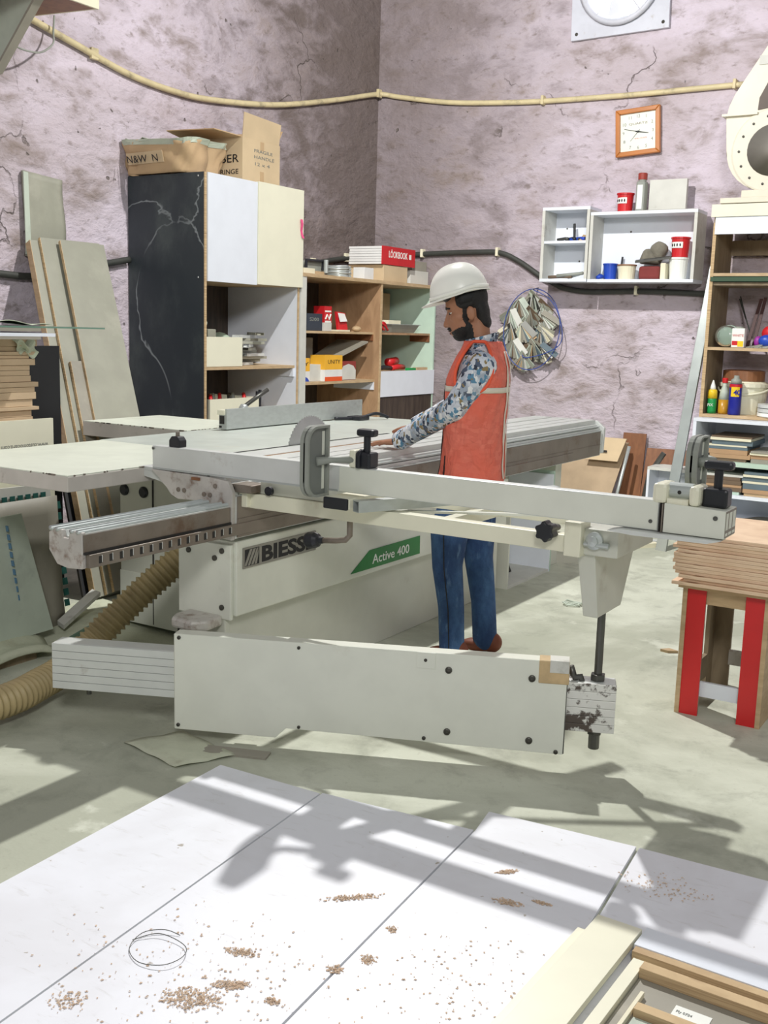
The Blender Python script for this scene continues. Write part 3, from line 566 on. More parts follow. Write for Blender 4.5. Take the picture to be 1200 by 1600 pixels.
for z0,z1,r in ((0.322,0.345,0.026),(0.13,0.15,0.026),(0.078,0.13,0.019)):
    G().cyl(tuple(AM @ Vector((1.478,0.075,z0))),tuple(AM @ Vector((1.478,0.075,z1))),r,n=6 if r>0.02 else 12).build('nut', K['steel'], arm, bevel=0.002)
G().cyl(tuple(AM @ Vector((-0.36,0.08,0.12))),tuple(AM @ Vector((-0.36,0.08,0.15))),0.009).build('lug', K['steel'], arm)
G().cyl(tuple(AM @ Vector((0.06,0.14,0.15))),tuple(AM @ Vector((0.06,0.14,0.36))),0.028,n=18).build('hinge_post', K['white2'], arm)
B(0.22,0.05,0.128,0.30,0.11,0.15).xf(AM).build('arm_foot', K['white2'], arm)
# rear legs and feet under the guide beam
for y in (6.38,): B(-2.80,y,0.0,-2.66,y+0.10,0.70).build('beam_leg', K['white2'], saw, bevel=0.005)
# dust hose (ribbed)
hp = smoothpath([(-2.95,3.60,0.66),(-3.02,3.40,0.56),(-3.12,3.25,0.42),(-3.21,3.10,0.27),(-3.27,2.97,0.14),(-3.26,2.84,0.09),(-3.22,2.70,0.085),(-3.18,2.56,0.085),(-3.18,2.40,0.085),(-3.24,2.22,0.085),(-3.35,2.0,0.085)],22)
ln=[0.0]
for i in range(1,len(hp)): ln.append(ln[-1]+(hp[i]-hp[i-1]).length)
step=0.0052; n=int(ln[-1]/step); rs=[]; j=0
for k in range(n):
    d=k*step
    while j<len(ln)-2 and ln[j+1]<d: j+=1
    t=(d-ln[j])/max(ln[j+1]-ln[j],1e-6); rs.append(hp[j].lerp(hp[j+1],t))
tag(G().tube(rs, lambda k: 0.058+0.0065*math.cos(2*PI*k/5.0), 22).build('dust_hose', K['hose'], smooth=True), 'ribbed tan flexible dust hose curling from under the saw to the floor', 'hose')
# loose square tube lying on the outrigger
tA=Vector((-1.985,3.03,0.862)); tB=Vector((-1.60,3.86,0.862)); td=(tB-tA).normalized(); tn=Vector((-td.y,td.x,0))*0.019
g=G()
q=lambda o,h:[tuple(o+tn*a+Vector((0,0,h+b))) for a,b in ((1,0),(-1,0),(-1,0.04),(1,0.04))]
qi=lambda o:[tuple(o+tn*a*0.85+Vector((0,0,0.003+b*0.85))) for a,b in ((1,0),(-1,0),(-1,0.04),(1,0.04))]
b0=len(g.v); g.v+=q(tA,0)+q(tB,0)+qi(tA)+qi(tB)
for i in range(4):
    j=(i+1)%4
    g.f+= [(i,j,4+j,4+i),(8+j,8+i,12+i,12+j),(j,i,8+i,8+j),(4+i,4+j,12+j,12+i)]
tag(g.build('square_tube', K['alu']), 'loose square aluminium tube lying across the outrigger below the long white fence', 'tube')
# ================= tall cabinet by the side wall =================
cab = thing('tall_cabinet', 'tall cabinet with black marble-look side, white and cream doors over open shelves', 'cabinet', (-5.08,5.92,0.0))
B(-5.42,5.400,0.0,-4.752,5.420,2.438).build('black_side_panel', K['marble'], cab)
B(-4.752,5.400,0.0,-4.746,5.420,2.438).build('panel_edge', K['plye'], cab)
B(-5.42,6.415,0.0,-4.755,6.436,2.43).build('white_side_panel', K['mel'], cab)
B(-4.755,6.415,0.0,-4.750,6.436,1.765).build('side_edge', K['ply'], cab)
B(-5.42,5.42,0.0,-5.405,6.415,2.43).build('back_panel', K['wenge'], cab)  # dark wenge tone paints in the shade of the cabinet's inside
B(-5.42,5.42,2.41,-4.755,6.415,2.43).build('top_panel', K['mel'], cab)
B(-5.40,5.42,1.762,-4.757,6.415,1.780).build('door_shelf', K['plye'], cab)
B(-4.756,5.422,1.757,-4.736,5.927,2.437).build('door', K['mel'], cab, label='white cabinet door', bevel=0.001)
B(-4.756,5.930,1.762,-4.729,6.446,2.443).build('door', K['mel2'], cab, label='cream cabinet door', bevel=0.001)
B(-5.40,5.42,1.182,-4.77,6.415,1.202).build('shelf', K['ply'], cab)
B(-4.79,5.42,1.10,-4.77,5.44,1.18).build('cleat', K['ply'], cab); B(-5.3,6.395,1.12,-4.77,6.415,1.181).build('cleat', K['mel'], cab)
B(-5.40,5.42,0.74,-4.77,6.415,0.76).build('shelf', K['ply'], cab)
for y,z in ((5.3985,2.415),(5.3985,1.78)): G().lathe([(0,0),(0.006,0),(0.001,0.002)],(-4.80,5.400,z),(0,-1,0),8).build('nail_head', K['aluw'], cab)
tag(G().grid(lambda u,v:(-4.722+0.006*math.sin(v*7),6.398+0.025*u+0.02*v*v,2.24-0.13*v),2,5).build('pink_ribbon_tag', K['pink'], thick=0.002), 'small pink ribbon tag hanging on the cream cabinet door', 'ribbon')
# drawer box and clutter inside
db = thing('drawer_box', 'white open drawer box on the upper cabinet shelf', 'box', (-5.0,5.62,1.202))
B(-4.79,5.425,1.204,-4.775,5.822,1.400).build('front', K['mel2'], db); B(-5.25,5.425,1.204,-5.235,5.822,1.385).build('back', K['melg'], db)
for y in (5.425,5.807): B(-5.235,y,1.204,-4.79,y+0.015,1.385).build('side', K['melg'], db)
B(-5.235,5.44,1.204,-4.79,5.807,1.214).build('bottom', K['melg'], db)
tag(G().tube(smoothpath([(-4.9,5.47,1.23),(-4.86,5.46,1.36),(-4.84,5.47,1.44),(-4.83,5.50,1.49),(-4.84,5.47,1.50),(-4.86,5.45,1.42)]),lambda k:0.022-0.0004*k,7).build('crumpled_wrapper', K['paper']), 'crumpled white wrapper sticking out of the drawer box', 'wrapper')
tag(B(-4.88,5.52,1.23,-4.82,5.60,1.45).build('hinge_box', K['greyb'], bevel=0.005), 'small grey carton standing in the drawer box', 'box')
g=G().ell((-5.05,5.915,1.30),(0.15,0.075,0.13),16,10); 
g.v=[(x+0.012*math.sin(30*z+17*y),y+0.012*math.sin(25*x+20*z),max(z,1.205)) for x,y,z in g.v]
tag(g.build('plastic_bag', K['bagg'], smooth=True), 'pale green plastic bag slumped behind the drawer box', 'bag')
random.seed(3)
for i in range(11):   # heap of grey metal drawer runners
    L=random.uniform(0.22,0.34); r=Matrix.Translation((-4.93+random.uniform(-0.05,0.05),6.03+random.uniform(-0.10,0.10),1.204+0.021*i)) @ Matrix.Rotation(random.uniform(-0.7,0.9),4,'Z') @ Matrix.Rotation(random.uniform(-0.10,0.06),4,'Y')
    g=G().box(-0.03,-L/2,0,0.03,L/2,0.002).box(-0.03,-L/2,0.002,-0.028,L/2,0.019).box(0.028,-L/2,0.002,0.03,L/2,0.019).box(-0.012,-L/2+0.03,0.002,0.012,L/2-0.02,0.012)
    tag(g.xf(r).build('drawer_runner', K['greyb'] if i%3 else K['aluw']), 'grey metal drawer runner, %s from the bottom of the heap beside the white drawer box'%('first','second','third','fourth','fifth','sixth','seventh','eighth','ninth','tenth','eleventh')[i], 'drawer runner', 'heap of drawer runners on the cabinet shelf')
lb = thing('parts_crate', 'shallow cream crate of odd parts on the lower cabinet shelf', 'crate', (-5.0,5.8,0.76))
B(-4.80,5.50,0.762,-4.786,6.02,0.985).build('front', K['mel2'], lb); B(-5.20,5.50,0.762,-4.80,5.515,0.985).build('side', K['greyb2'], lb); B(-5.20,6.005,0.762,-4.80,6.02,0.985).build('side', K['mel2'], lb); B(-5.215,5.5,0.762,-5.2,6.02,0.985).build('back', K['mel2'], lb)
B(-5.20,5.515,0.762,-4.80,6.005,0.772).build('bottom', K['mel2'], lb)
for i in range(7):
    x=-4.86-random.uniform(0,0.1); y=5.58+i*0.06
    tag(G().tube([(x,y,0.775),(x+0.01,y+0.02,0.98),(x-0.02,y+0.05,1.0)],0.014,8).build('spare_fitting', (K['redp'],K['steel'],K['grey'])[i%3], smooth=True), '%s fitting, %s from the left, poking out of the cream parts crate'%(('red','dark steel','grey')[i%3],('first','second','third','fourth','fifth','sixth','seventh')[i]), 'fitting', 'fittings in the parts crate')
for i,y in enumerate((6.06,6.09)): tag(G().cyl((-4.84,y,0.762),(-4.84,y+0.01,1.02+0.01*i),0.012).build('dark_bit', K['black']), ('left','right')[i]+' of two dark router bits right of the cream parts crate', 'router bit', 'two dark router bits')
# boxes on top of the cabinet
tx = G(); n=24
def lump(u,v):   # taped carton, slumped outline, wider than deep
    a=2*PI*u; e=0.45
    cx=math.copysign(abs(math.cos(a))**e,math.cos(a)); cy=math.copysign(abs(math.sin(a))**e,math.sin(a))
    fl=1+0.16*v; wob=0.008*math.sin(5*a+6*v)+0.005*math.sin(13*a-9*v)
    return (-5.16+(0.27+wob)*cx*fl, 5.565+(0.205+wob)*cy*(0.95+0.18*v), 2.442+0.20*v+0.016*math.sin(3*a+1)*v)
tb_ = thing('taped_carton', 'battered taped carton lettered in capitals on top of the cabinet', 'box', (-5.16,5.6,2.442))
G().grid(lump,72,10).build('carton_wall', K['card'], tb_, smooth=True, thick=0.006)
G().grid(lambda u,v:(-5.38+0.44*u,5.39+0.35*v,2.452),1,1).build('carton_bottom', K['card'], tb_, thick=0.004)
G().grid(lambda u,v:lump(u,0.86+0.17*v)[:2]+(2.618+0.035*v+0.010*math.sin(21*u),),48,2).build('rim_tape', K['tape'], tb_, thick=0.009)
G().grid(lambda u,v:(-5.43+0.22*u,5.36+0.46*v,2.652+0.02*math.sin(9*u+5*v)),6,6).build('flap', K['tape'], tb_, thick=0.006)
G().grid(lambda u,v:(-5.05+0.16*u,5.36+0.42*v,2.645-0.05*u+0.015*math.sin(8*v)),6,6).build('flap', K['card'], tb_, thick=0.006)
lbx = G().slab((-5.36,5.350,2.50),(-5.04,5.346,2.505),(-5.04,5.325,2.575),(-5.36,5.329,2.57),(0,-0.003,0)).build('paper_label', K['cardp'], tb_)
text('N&W  N', 0.065, K['ink'], lbx, (-5.345,5.322,2.508), (1,0,0), (0,-0.28,1), 'label_lettering', width=0.27)
ob = thing('open_carton', 'open brown cardboard carton with raised flap beside the battered carton', 'box', (-5.0,6.02,2.443))
B(-5.28,5.83,2.445,-4.80,5.838,2.72).build('wall', K['cardp'], ob); B(-5.28,6.23,2.445,-4.80,6.238,2.72).build('wall', K['cardp'], ob)
B(-4.80,5.83,2.445,-4.792,6.238,2.72).build('wall', K['cardp'], ob); B(-5.288,5.83,2.445,-5.28,6.238,2.72).build('wall', K['card'], ob); B(-5.28,5.838,2.445,-4.80,6.23,2.452).build('bottom', K['card'], ob)
G().slab((-4.80,5.835,2.72),(-4.80,6.23,2.72),(-4.79,6.24,2.86),(-4.79,5.84,2.88),(0.006,0,0)).build('flap', K['cardp'], ob)
G().slab((-5.28,6.235,2.72),(-4.82,6.235,2.72),(-4.82,6.30,2.83),(-5.28,6.30,2.84),(0,0.006,0)).build('flap', K['card'], ob)
G().slab((-5.28,5.83,2.72),(-4.80,5.83,2.72),(-4.84,5.60,2.735),(-5.24,5.58,2.745),(0,0,0.006)).build('flap', K['card'], ob)
G().slab((-5.28,5.86,2.72),(-5.28,6.2,2.72),(-5.15,6.2,2.80),(-5.15,5.86,2.80),(0,0,0.006)).build('flap', K['card'], ob)
text('BER', 0.075, K['ink'], ob, (-4.985,5.8285,2.560), (1,0,0), (0,0,1), 'carton_lettering', width=0.155)
text('RINGE', 0.045, K['ink'], ob, (-4.985,5.8285,2.485), (1,0,0), (0,0,1), 'carton_lettering', width=0.155)
for k,(w,z) in enumerate(((0.20,2.64),(0.22,2.60),(0.16,2.555))):
    text(('FRAGILE','HANDLE','12 x 4')[k], 0.03, K['greyink'], ob, (-4.791,5.95,z), (0,1,0), (0,0,1), 'carton_lettering', width=w)
B(-4.792,6.02,2.66,-4.7905,6.06,2.715).build('tape_strip', K['card'], ob); B(-4.792,6.02,2.447,-4.7905,6.06,2.52).build('tape_strip', K['card'], ob)

# ================= low shelf unit in the corner =================
su = thing('shelf_unit', 'low plywood shelf unit with white trim standing in the room corner', 'shelf', (-5.05,7.45,0.0))
B(-4.80,6.450,0.0,-4.75,6.525,1.846).build('post', K['melg'], su); B(-5.38,6.50,0.0,-4.80,6.525,1.846).build('side_panel', K['plyd'], su)
B(-5.38,6.450,1.846,-4.745,8.49,1.872).build('top_board', K['ply'], su)
B(-5.38,7.560,0.0,-4.760,7.582,1.846).build('divider', K['plyd'], su); B(-4.760,7.560,0.0,-4.752,7.582,1.846).build('divider_edge', K['ply'], su)
B(-5.38,8.465,0.0,-4.76,8.485,1.846).build('side_panel', K['boardg'], su)
B(-5.395,6.452,0.0,-5.38,7.56,1.846).build('back_panel', K['wenge'], su); B(-5.395,7.58,0.0,-5.38,8.49,1.846).build('back_panel', K['card'], su)
B(-5.38,6.525,1.437,-4.82,7.56,1.455).build('shelf', K['ply'], su); B(-5.38,6.525,1.05,-4.80,7.56,1.07).build('shelf', K['ply'], su)
B(-5.2,7.548,0.985,-4.80,7.559,1.05).build('white_cleat', K['mel'], su); B(-5.2,7.548,1.385,-4.82,7.559,1.437).build('brown_cleat', K['brown'], su)
B(-5.38,7.582,1.437,-4.80,8.465,1.455).build('shelf', K['plyd'], su); B(-5.0,8.453,1.38,-4.80,8.464,1.437).build('brown_cleat', K['brown'], su)
B(-5.38,7.582,1.115,-4.78,8.465,1.13).build('drawer_top', K['ply'], su); B(-4.775,7.584,0.925,-4.755,8.487,1.137).build('drawer_front', K['mel'], su)
B(-4.79,7.584,0.1,-4.765,8.487,0.918).build('dark_door', K['wenge'], su)
# on top of it
tag(B(-5.0,6.455,1.873,-4.80,6.53,1.955).build('white_block', K['ivory'], bevel=0.002), 'ivory board offcut standing at the left end of the shelf unit top', 'offcut')
tag(B(-5.0,6.545,1.873,-4.79,6.68,1.912).build('pale_offcut', K['ivory'], bevel=0.002), 'flat pale wood offcut beside the black tool case', 'offcut')
tag(B(-4.98,6.69,1.873,-4.79,6.80,1.896).build('thin_offcut', K['ply']), 'thin plywood offcut in front of the black tool case', 'offcut')
tc_ = thing('tool_case', 'small black tool case with carrying handle on the shelf unit', 'case', (-5.05,6.98,1.873))
B(-5.2,6.83,1.873,-4.98,7.09,1.985).build('case_body', K['grey'], tc_, bevel=0.01)
G().tube([(-4.96,6.80,1.93),(-4.96,6.80,1.985),(-4.96,7.02,1.99),(-4.96,7.02,1.92)],0.012,8).build('handle', K['black'], tc_); G().cyl((-4.93,7.02,1.90),(-4.93,7.02,2.0),0.018).build('latch', K['alu'], tc_)
cc = G()
for k in range(6):
    z=1.88+0.016*k; R=0.10-0.006*(k%2)
    cc.tube([(-4.95+R*math.cos(a*PI/8),7.22+R*math.sin(a*PI/8),z+0.003*math.sin(a+k)) for a in range(17)],0.009,6)
tag(cc.build('wire_coil', K['alu'], smooth=True), 'coil of pale wire on the shelf unit top', 'wire coil')
tag(B(-4.90,7.36,1.873,-4.795,7.50,1.965).build('white_carton', K['whitec'], bevel=0.002), 'small white carton beside the coil of wire', 'box')
tag(B(-5.15,7.66,1.873,-4.80,8.04,2.005).build('flat_carton', K['cardp'], bevel=0.002), 'plain brown carton under the red lookbook catalogue', 'box')
lk = thing('catalogue_stack', 'thick red catalogue reading LOOKBOOK on the brown carton', 'book', (-5.0,7.8,2.007))
for k in range(7): B(-5.12+0.003*(k%3),7.62,2.010+0.0205*k,-4.80,8.12,2.028+0.0205*k).build('page_block', K['whitec'], lk)
B(-4.80,7.62,2.008,-4.793,8.15,2.155).build('red_cover', K['redp'], lk)
text('LÖOKBOOK', 0.075, K['letw'], lk, (-4.7925,7.72,2.068), (0,1,0), (0,0,1), 'cover_lettering', bold=0.001, width=0.30)
B(-4.793,8.05,2.07,-4.7922,8.085,2.11).build('cover_mark', K['letw'], lk)
tag(B(-5.2,8.22,1.99,-4.86,8.47,2.075).build('grey_carton', K['greyb2'], bevel=0.002), 'flat grey carton on the white carton behind the hard hat', 'box')
tag(B(-5.2,8.16,1.873,-4.84,8.47,1.99).build('pale_carton', K['melg'], bevel=0.002), 'dusty white carton at the right end of the shelf unit top', 'box')
# in the bays
bx = thing('black_carton', 'black carton on the upper left bay of the shelf unit', 'box', (-5.0,6.8,1.455))
B(-5.05,6.70,1.456,-4.87,6.90,1.585).build('carton', M('dark_blue_carton',(52,60,72),0.6), bx, bevel=0.002); text('S200', 0.035, K['grey'], bx, (-4.869,6.73,1.53), (0,1,0), (0,0,1), 'carton_lettering', width=0.12)
rb = thing('red_carton', 'tall red and grey carton next to the black carton', 'box', (-4.92,6.96,1.455))
B(-4.96,6.91,1.456,-4.86,7.01,1.52).build('lower_half', K['melg'], rb); B(-4.96,6.91,1.52,-4.86,7.01,1.645).build('upper_half', K['redp'], rb)
B(-4.860,6.92,1.60,-4.8585,7.0,1.612).build('white_stripe', K['letw'], rb); B(-4.860,6.92,1.52,-4.8585,7.0,1.535).build('white_stripe', K['letw'], rb)
G().tube([(-4.855,6.92,1.545),(-4.855,6.94,1.58),(-4.855,6.97,1.545),(-4.855,6.99,1.585)],0.006,6).build('printed_emblem', K['letw'], rb)
tc2 = thing('tilted_packet', 'small red and white packet leaning on the plywood divider', 'packet', (-4.9,7.2,1.455))
G().slab((-4.90,7.14,1.458),(-4.90,7.27,1.47),(-4.93,7.27,1.60),(-4.93,7.15,1.61),(0.02,0,0.0)).build('packet', K['redp'], tc2); G().slab((-4.879,7.155,1.53),(-4.879,7.255,1.535),(-4.908,7.255,1.595),(-4.906,7.16,1.60),(0.003,0,0)).build('face', K['whitec'], tc2)
tag(G().ell((-4.87,7.38,1.478),(0.035,0.05,0.024),12,6).build('yellow_tape_roll', K['ply'], smooth=True), 'small tan tape roll right of the tilted packet', 'tape roll')
tag(B(-4.92,7.07,1.456,-4.84,7.24,1.468).build('paper_slip', K['ivory']), 'paper slip lying before the tilted packet', 'paper')
tag(G().lathe([(0.05,0),(0.055,0.05),(0.05,0.09),(0.02,0.10)],(-5.05,7.10,1.456)).build('dark_pot', K['black'], smooth=True), 'dark pot behind the red carton', 'pot')
def carton2(nm,lab,x,y,z,w,d,h,top,bot,mark=None):
    t=thing(nm,lab,'box',(x-d/2,y+w/2,z)); s=h*0.45
    B(x-d,y,z+0.001,x,y+w,z+s).build('lower_half', bot, t, bevel=0.001); B(x-d,y,z+s,x,y+w,z+h).build('upper_half', top, t, bevel=0.001)
    if mark: text(mark, h*0.22, K['ink'], t, (x+0.0008,y+w*0.15,z+h*0.68), (0,1,0), (0,0,1), 'carton_lettering', width=w*0.7)
    return t
t=carton2('lamp_carton','yellow-topped white carton at the left of the middle bay',-4.83,6.54,1.07,0.15,0.12,0.18,K['yellow'],K['whitec'],'PY')
G().prism([(6.545,1.075),(6.685,1.075),(6.66,1.10),(6.60,1.12),(6.57,1.10)],'x',-4.8295,-4.828).build('blue_print', K['blue'], t)
tag(B(-4.95,6.70,1.071,-4.85,6.86,1.20).build('plain_carton', K['melg'], bevel=0.002), 'plain pale carton between the two yellow-topped cartons', 'box')
t=carton2('lamp_carton','white carton with orange base and yellow top in the middle bay',-4.81,6.86,1.07,0.24,0.14,0.20,K['yellow'],K['whitec'],'UNITY')
B(-4.8095,6.862,1.072,-4.808,7.098,1.105).build('orange_print', K['orangec'], t)
t=thing('arched_carton','carton with an arched white face and red sides on the middle bay','box',(-4.9,7.22,1.07))
B(-4.97,7.12,1.071,-4.84,7.34,1.22).build('carton', M('dull_red_carton',(140,52,46),0.6), t, bevel=0.002)
G().prism([(7.125,1.075),(7.335,1.075),(7.335,1.15),(7.30,1.185),(7.23,1.20),(7.16,1.185),(7.125,1.15)],'x',-4.8395,-4.838).build('white_face', K['melg'], t)
tag(G().slab((-5.1,7.12,1.25),(-4.86,7.12,1.245),(-4.80,7.45,1.37),(-5.1,7.45,1.38),(0,-0.004,0.012)).build('carton_lid', K['greyb2']), 'loose grey lid tilted over the arched carton', 'lid')
tag(B(-5.30,6.56,1.071,-5.10,7.10,1.40).build('grey_crate', K['greyb2'], bevel=0.004), 'tall pale grey crate at the back of the middle bay', 'box')
ty = thing('metal_tray', 'grey metal tray on the right upper bay of the shelf unit', 'tray', (-4.95,8.08,1.455))
G().rings([[(-5.10,7.90,1.458),(-4.86,7.90,1.458),(-4.86,8.28,1.458),(-5.10,8.28,1.458)],[(-5.13,7.86,1.525),(-4.83,7.86,1.525),(-4.83,8.32,1.525),(-5.13,8.32,1.525)]],cap=False).build('tray_wall', K['grey'], ty, thick=0.004)
B(-5.10,7.90,1.457,-4.86,8.28,1.461).build('tray_floor', K['grey'], ty); B(-5.14,7.85,1.523,-4.82,8.33,1.528).build('tray_rim', K['alu'], ty)
tag(B(-5.05,7.92,1.529,-4.9,8.12,1.56).build('notebook', K['ivory']), 'cream notebook lying in the metal tray', 'book')
g=G(); random.seed(11)
for k in range(9):
    a=k*0.7; g.tube(smoothpath([(-4.9,7.68,1.47+0.008*k),(-4.87+0.05*math.cos(a),7.68+0.08*math.sin(a),1.53+0.01*math.sin(k)),(-4.87+0.07*math.cos(a+0.5),7.72+0.10*math.sin(a+0.5),1.475)]),0.008,6)
tag(g.build('red_cable_tangle', K['redp'], smooth=True), 'tangle of red cable left of the metal tray', 'cable')
tag(G().lathe([(0.09,0),(0.10,0.1),(0.10,0.2),(0.085,0.22)],(-5.15,7.82,1.456)).build('grey_sack', K['rag'], smooth=True), 'grey sack standing behind the red cable tangle', 'sack')
tag(B(-5.37,7.9,1.46,-5.2,8.42,1.80).build('tan_carton', K['card'], bevel=0.003), 'large tan carton at the back of the right upper bay', 'box')
tl = thing('pipe_wrench', 'red-handled pliers lying on the drawer top', 'tool', (-4.85,7.8,1.13))
G().tube([(-4.84,7.66,1.150),(-4.85,7.78,1.165),(-4.85,7.92,1.155)],0.018,8).build('dark_jaw', K['black'], tl, smooth=True); G().tube([(-4.85,7.90,1.157),(-4.85,8.02,1.167),(-4.86,8.12,1.162)],0.022,8).build('red_handle', K['redp'], tl, smooth=True)
dr = thing('hand_drill', 'red and black hand drill right of the pliers', 'tool', (-4.95,8.12,1.13))
G().cyl((-4.96,8.02,1.20),(-4.96,8.16,1.21),0.035).build('drill_body', K['redp'], dr, smooth=True); G().cyl((-4.96,8.10,1.132),(-4.96,8.10,1.20),0.022).build('drill_grip', K['black'], dr, smooth=True)
tag(B(-4.84,8.12,1.131,-4.80,8.24,1.155).build('green_box', K['glue'], bevel=0.003), 'flat green box on the drawer top', 'box'); tag(B(-4.84,8.25,1.131,-4.80,8.44,1.158).build('tan_strip', K['ply']), 'short plywood strip at the right end of the drawer top', 'offcut')

# ================= things on the back wall =================
def bend_tube(nm,lab,cat,pts,r,mat,clips=(),cm=None):
    p=smoothpath(pts,8); t=thing(nm,lab,cat,pts[0])
    G().tube(p,r,10).build('pipe', mat, t, smooth=True)
    for c in clips: 
        q=Vector(c); G().box(q.x-0.012,q.y-0.03,q.z-r-0.008,q.x+0.012,q.y+0.03,q.z+r+0.02).build('clip', cm or mat, t, bevel=0.004)
    return t
bend_tube('cable_conduit','cream conduit sagging along both walls high up','conduit',[(-5.405,4.45,3.27),(-5.405,4.616,3.235),(-5.405,4.959,3.169),(-5.405,5.394,3.088),(-5.405,5.817,3.061),(-5.405,6.216,3.076),(-5.405,6.965,3.177),(-5.405,7.745,3.354),(-5.40,8.36,3.515),(-5.34,8.462,3.53),(-5.2,8.475,3.50),(-4.703,8.475,3.415),(-4.2,8.475,3.372),(-3.81,8.475,3.352),(-3.4,8.475,3.343),(-3.003,8.475,3.338),(-2.6,8.475,3.34),(-2.12,8.475,3.341)],0.021,K['pvc'],[(-5.40,5.10,3.14),(-3.82,8.475,3.353),(-5.38,8.43,3.53),(-2.28,8.475,3.341)])
bend_tube('power_cable','short dark cable run on the side wall left of the tall cabinet','cable',[(-5.40,3.9,1.76),(-5.40,4.329,1.742),(-5.40,4.566,1.74),(-5.40,4.818,1.782),(-5.40,5.088,1.838),(-5.40,5.385,1.896)],0.022,K['cable'])
bend_tube('power_cable','dark power cable clipped along the walls from the tall cabinet to the rack','cable',[(-5.40,6.46,1.95),(-5.40,7.0,1.97),(-5.40,7.419,1.997),(-5.40,7.887,2.07),(-5.40,8.38,2.122),(-5.34,8.47,2.127),(-4.907,8.475,2.149),(-4.398,8.475,2.159),(-4.153,8.475,2.151),(-3.971,8.475,2.08),(-3.759,8.475,1.953),(-3.62,8.475,1.888),(-3.553,8.475,1.86),(-3.328,8.475,1.83),(-2.899,8.475,1.837),(-2.414,8.475,1.821),(-2.24,8.475,1.815)],0.022,K['cable'],[(-4.907,8.475,2.149),(-4.17,8.475,2.152),(-2.93,8.475,1.836),(-5.40,7.5,2.01),(-5.40,8.0,2.085)],K['ivory'])
# exhaust fan
ef = thing('exhaust_fan', 'square wall exhaust fan glowing with daylight near the ceiling', 'fan', (-3.21,8.49,3.8))
fm=Matrix.Translation((-3.212,8.49,4.19)) @ Matrix.Rotation(-0.02,4,'Y')
N=40
def sq(a,h):
    c,s=math.cos(a),math.sin(a); k=h/max(abs(c),abs(s)); return (c*k,s*k)
g=G()
for k in range(N):
    a0,a1=2*PI*k/N,2*PI*(k+1)/N
    o0,o1=sq(a0,0.395),sq(a1,0.395); i0=(0.318*math.cos(a0),0.318*math.sin(a0)); i1=(0.318*math.cos(a1),0.318*math.sin(a1))
    g.hexa([(o0[0],-0.03,o0[1]),(o1[0],-0.03,o1[1]),(i1[0],-0.03,i1[1]),(i0[0],-0.03,i0[1])],[(o0[0],0.0,o0[1]),(o1[0],0.0,o1[1]),(i1[0],0.0,i1[1]),(i0[0],0.0,i0[1])])
g.xf(fm).build('mounting_plate', K['fanp'], ef)
G().rings([[ (r*math.cos(2*PI*k/N),y,r*math.sin(2*PI*k/N)) for k in range(N)] for r,y in ((0.318,-0.03),(0.335,-0.055),(0.30,-0.075),(0.268,-0.03),(0.26,0.0))],cap=False).xf(fm).build('bell_mouth', K['fanp'], ef, smooth=True)
G().cyl((0,-0.004,0),(0,0.004,0),0.30,n=40).xf(fm).build('daylight_opening', K['day'], ef)
G().lathe([(0.001,-0.07),(0.06,-0.07),(0.09,-0.05),(0.09,-0.02)],(0,0,0),(0,1,0)).xf(fm).build('motor_hub', K['fanp'], ef, smooth=True)
for k in range(5):
    a=2*PI*k/5+0.35
    G().hexa([(0.06,-0.045,-0.05),(0.255,-0.05,-0.075),(0.255,-0.048,-0.078),(0.06,-0.043,-0.053)],[(0.06,-0.02,0.03),(0.255,-0.012,0.05),(0.255,-0.010,0.048),(0.06,-0.018,0.028)]).xf(fm @ Matrix.Rotation(a,4,'Y')).build('fan_blade', K['fanp'], ef)
for k in range(3):
    a=(0.95,PI-0.95,-PI/2)[k]
    G().cyl((0.08,-0.062,0),(0.30,-0.062,0),0.007).xf(fm @ Matrix.Rotation(a,4,'Y')).build('guard_spoke', K['fanp'], ef)
for x in (-0.35,0.35):
    for z in (-0.35,0.35): G().lathe([(0,0),(0.014,0),(0.001,0.008)],(x,-0.03,z),(0,-1,0),8).xf(fm).build('bolt', K['bolt'], ef)
# clock
ck = thing('wall_clock', 'square wooden wall clock hanging slightly tilted', 'clock', (-3.0,8.49,2.9))
cmx=Matrix.Translation((-2.999,8.487,3.058)) @ Matrix.Rotation(-0.065,4,'Y')
h=0.178
for a in range(4):
    G().prism([(-h,-h),(h,-h),(h-0.036,-h+0.036),(-h+0.036,-h+0.036)],'y',-0.04,0.0).xf(cmx @ Matrix.Rotation(a*PI/2,4,'Y')).build('frame_rail', K['orange'], ck, bevel=0.006)
B(-h+0.03,-0.018,-h+0.03,h-0.03,-0.012,h-0.03).xf(cmx).build('dial', K['dial'], ck)
def clk(txt,x,z,s,m='greyink',w=None):
    p=cmx @ Vector((x,-0.0185,z)); d=cmx.to_3x3()
    return text(txt,s,K[m],ck,p,d @ Vector((1,0,0)),d @ Vector((0,0,1)),'numeral',align='CENTER',width=w)
for n_ in range(1,13):
    a=PI/2-n_*PI/6; R=0.118; k=1/max(abs(math.cos(a)),abs(math.sin(a)))**0.6
    clk(str(n_), R*k*math.cos(a), R*k*math.sin(a)-0.012, 0.034)
clk('QUARTZ', 0.0, 0.055, 0.022, 'boardk', 0.15); clk('WALL CLOCK', 0.02, -0.055, 0.014, 'redp', 0.10)
for L,w,a in ((0.115,0.006,2.87),(0.085,0.009,-0.22),(0.09,0.003,3.95)):
    G().prism([(-0.02,-w/2),(L,-w/4),(L,w/4),(-0.02,w/2)],'y',-0.022,-0.0205).xf(cmx @ Matrix.Rotation(-a,4,'Y')).build('hand', K['ink'], ck)
G().cyl((0,-0.024,0),(0,-0.018,0),0.008).xf(cmx).build('hand_pin', K['ink'], ck)
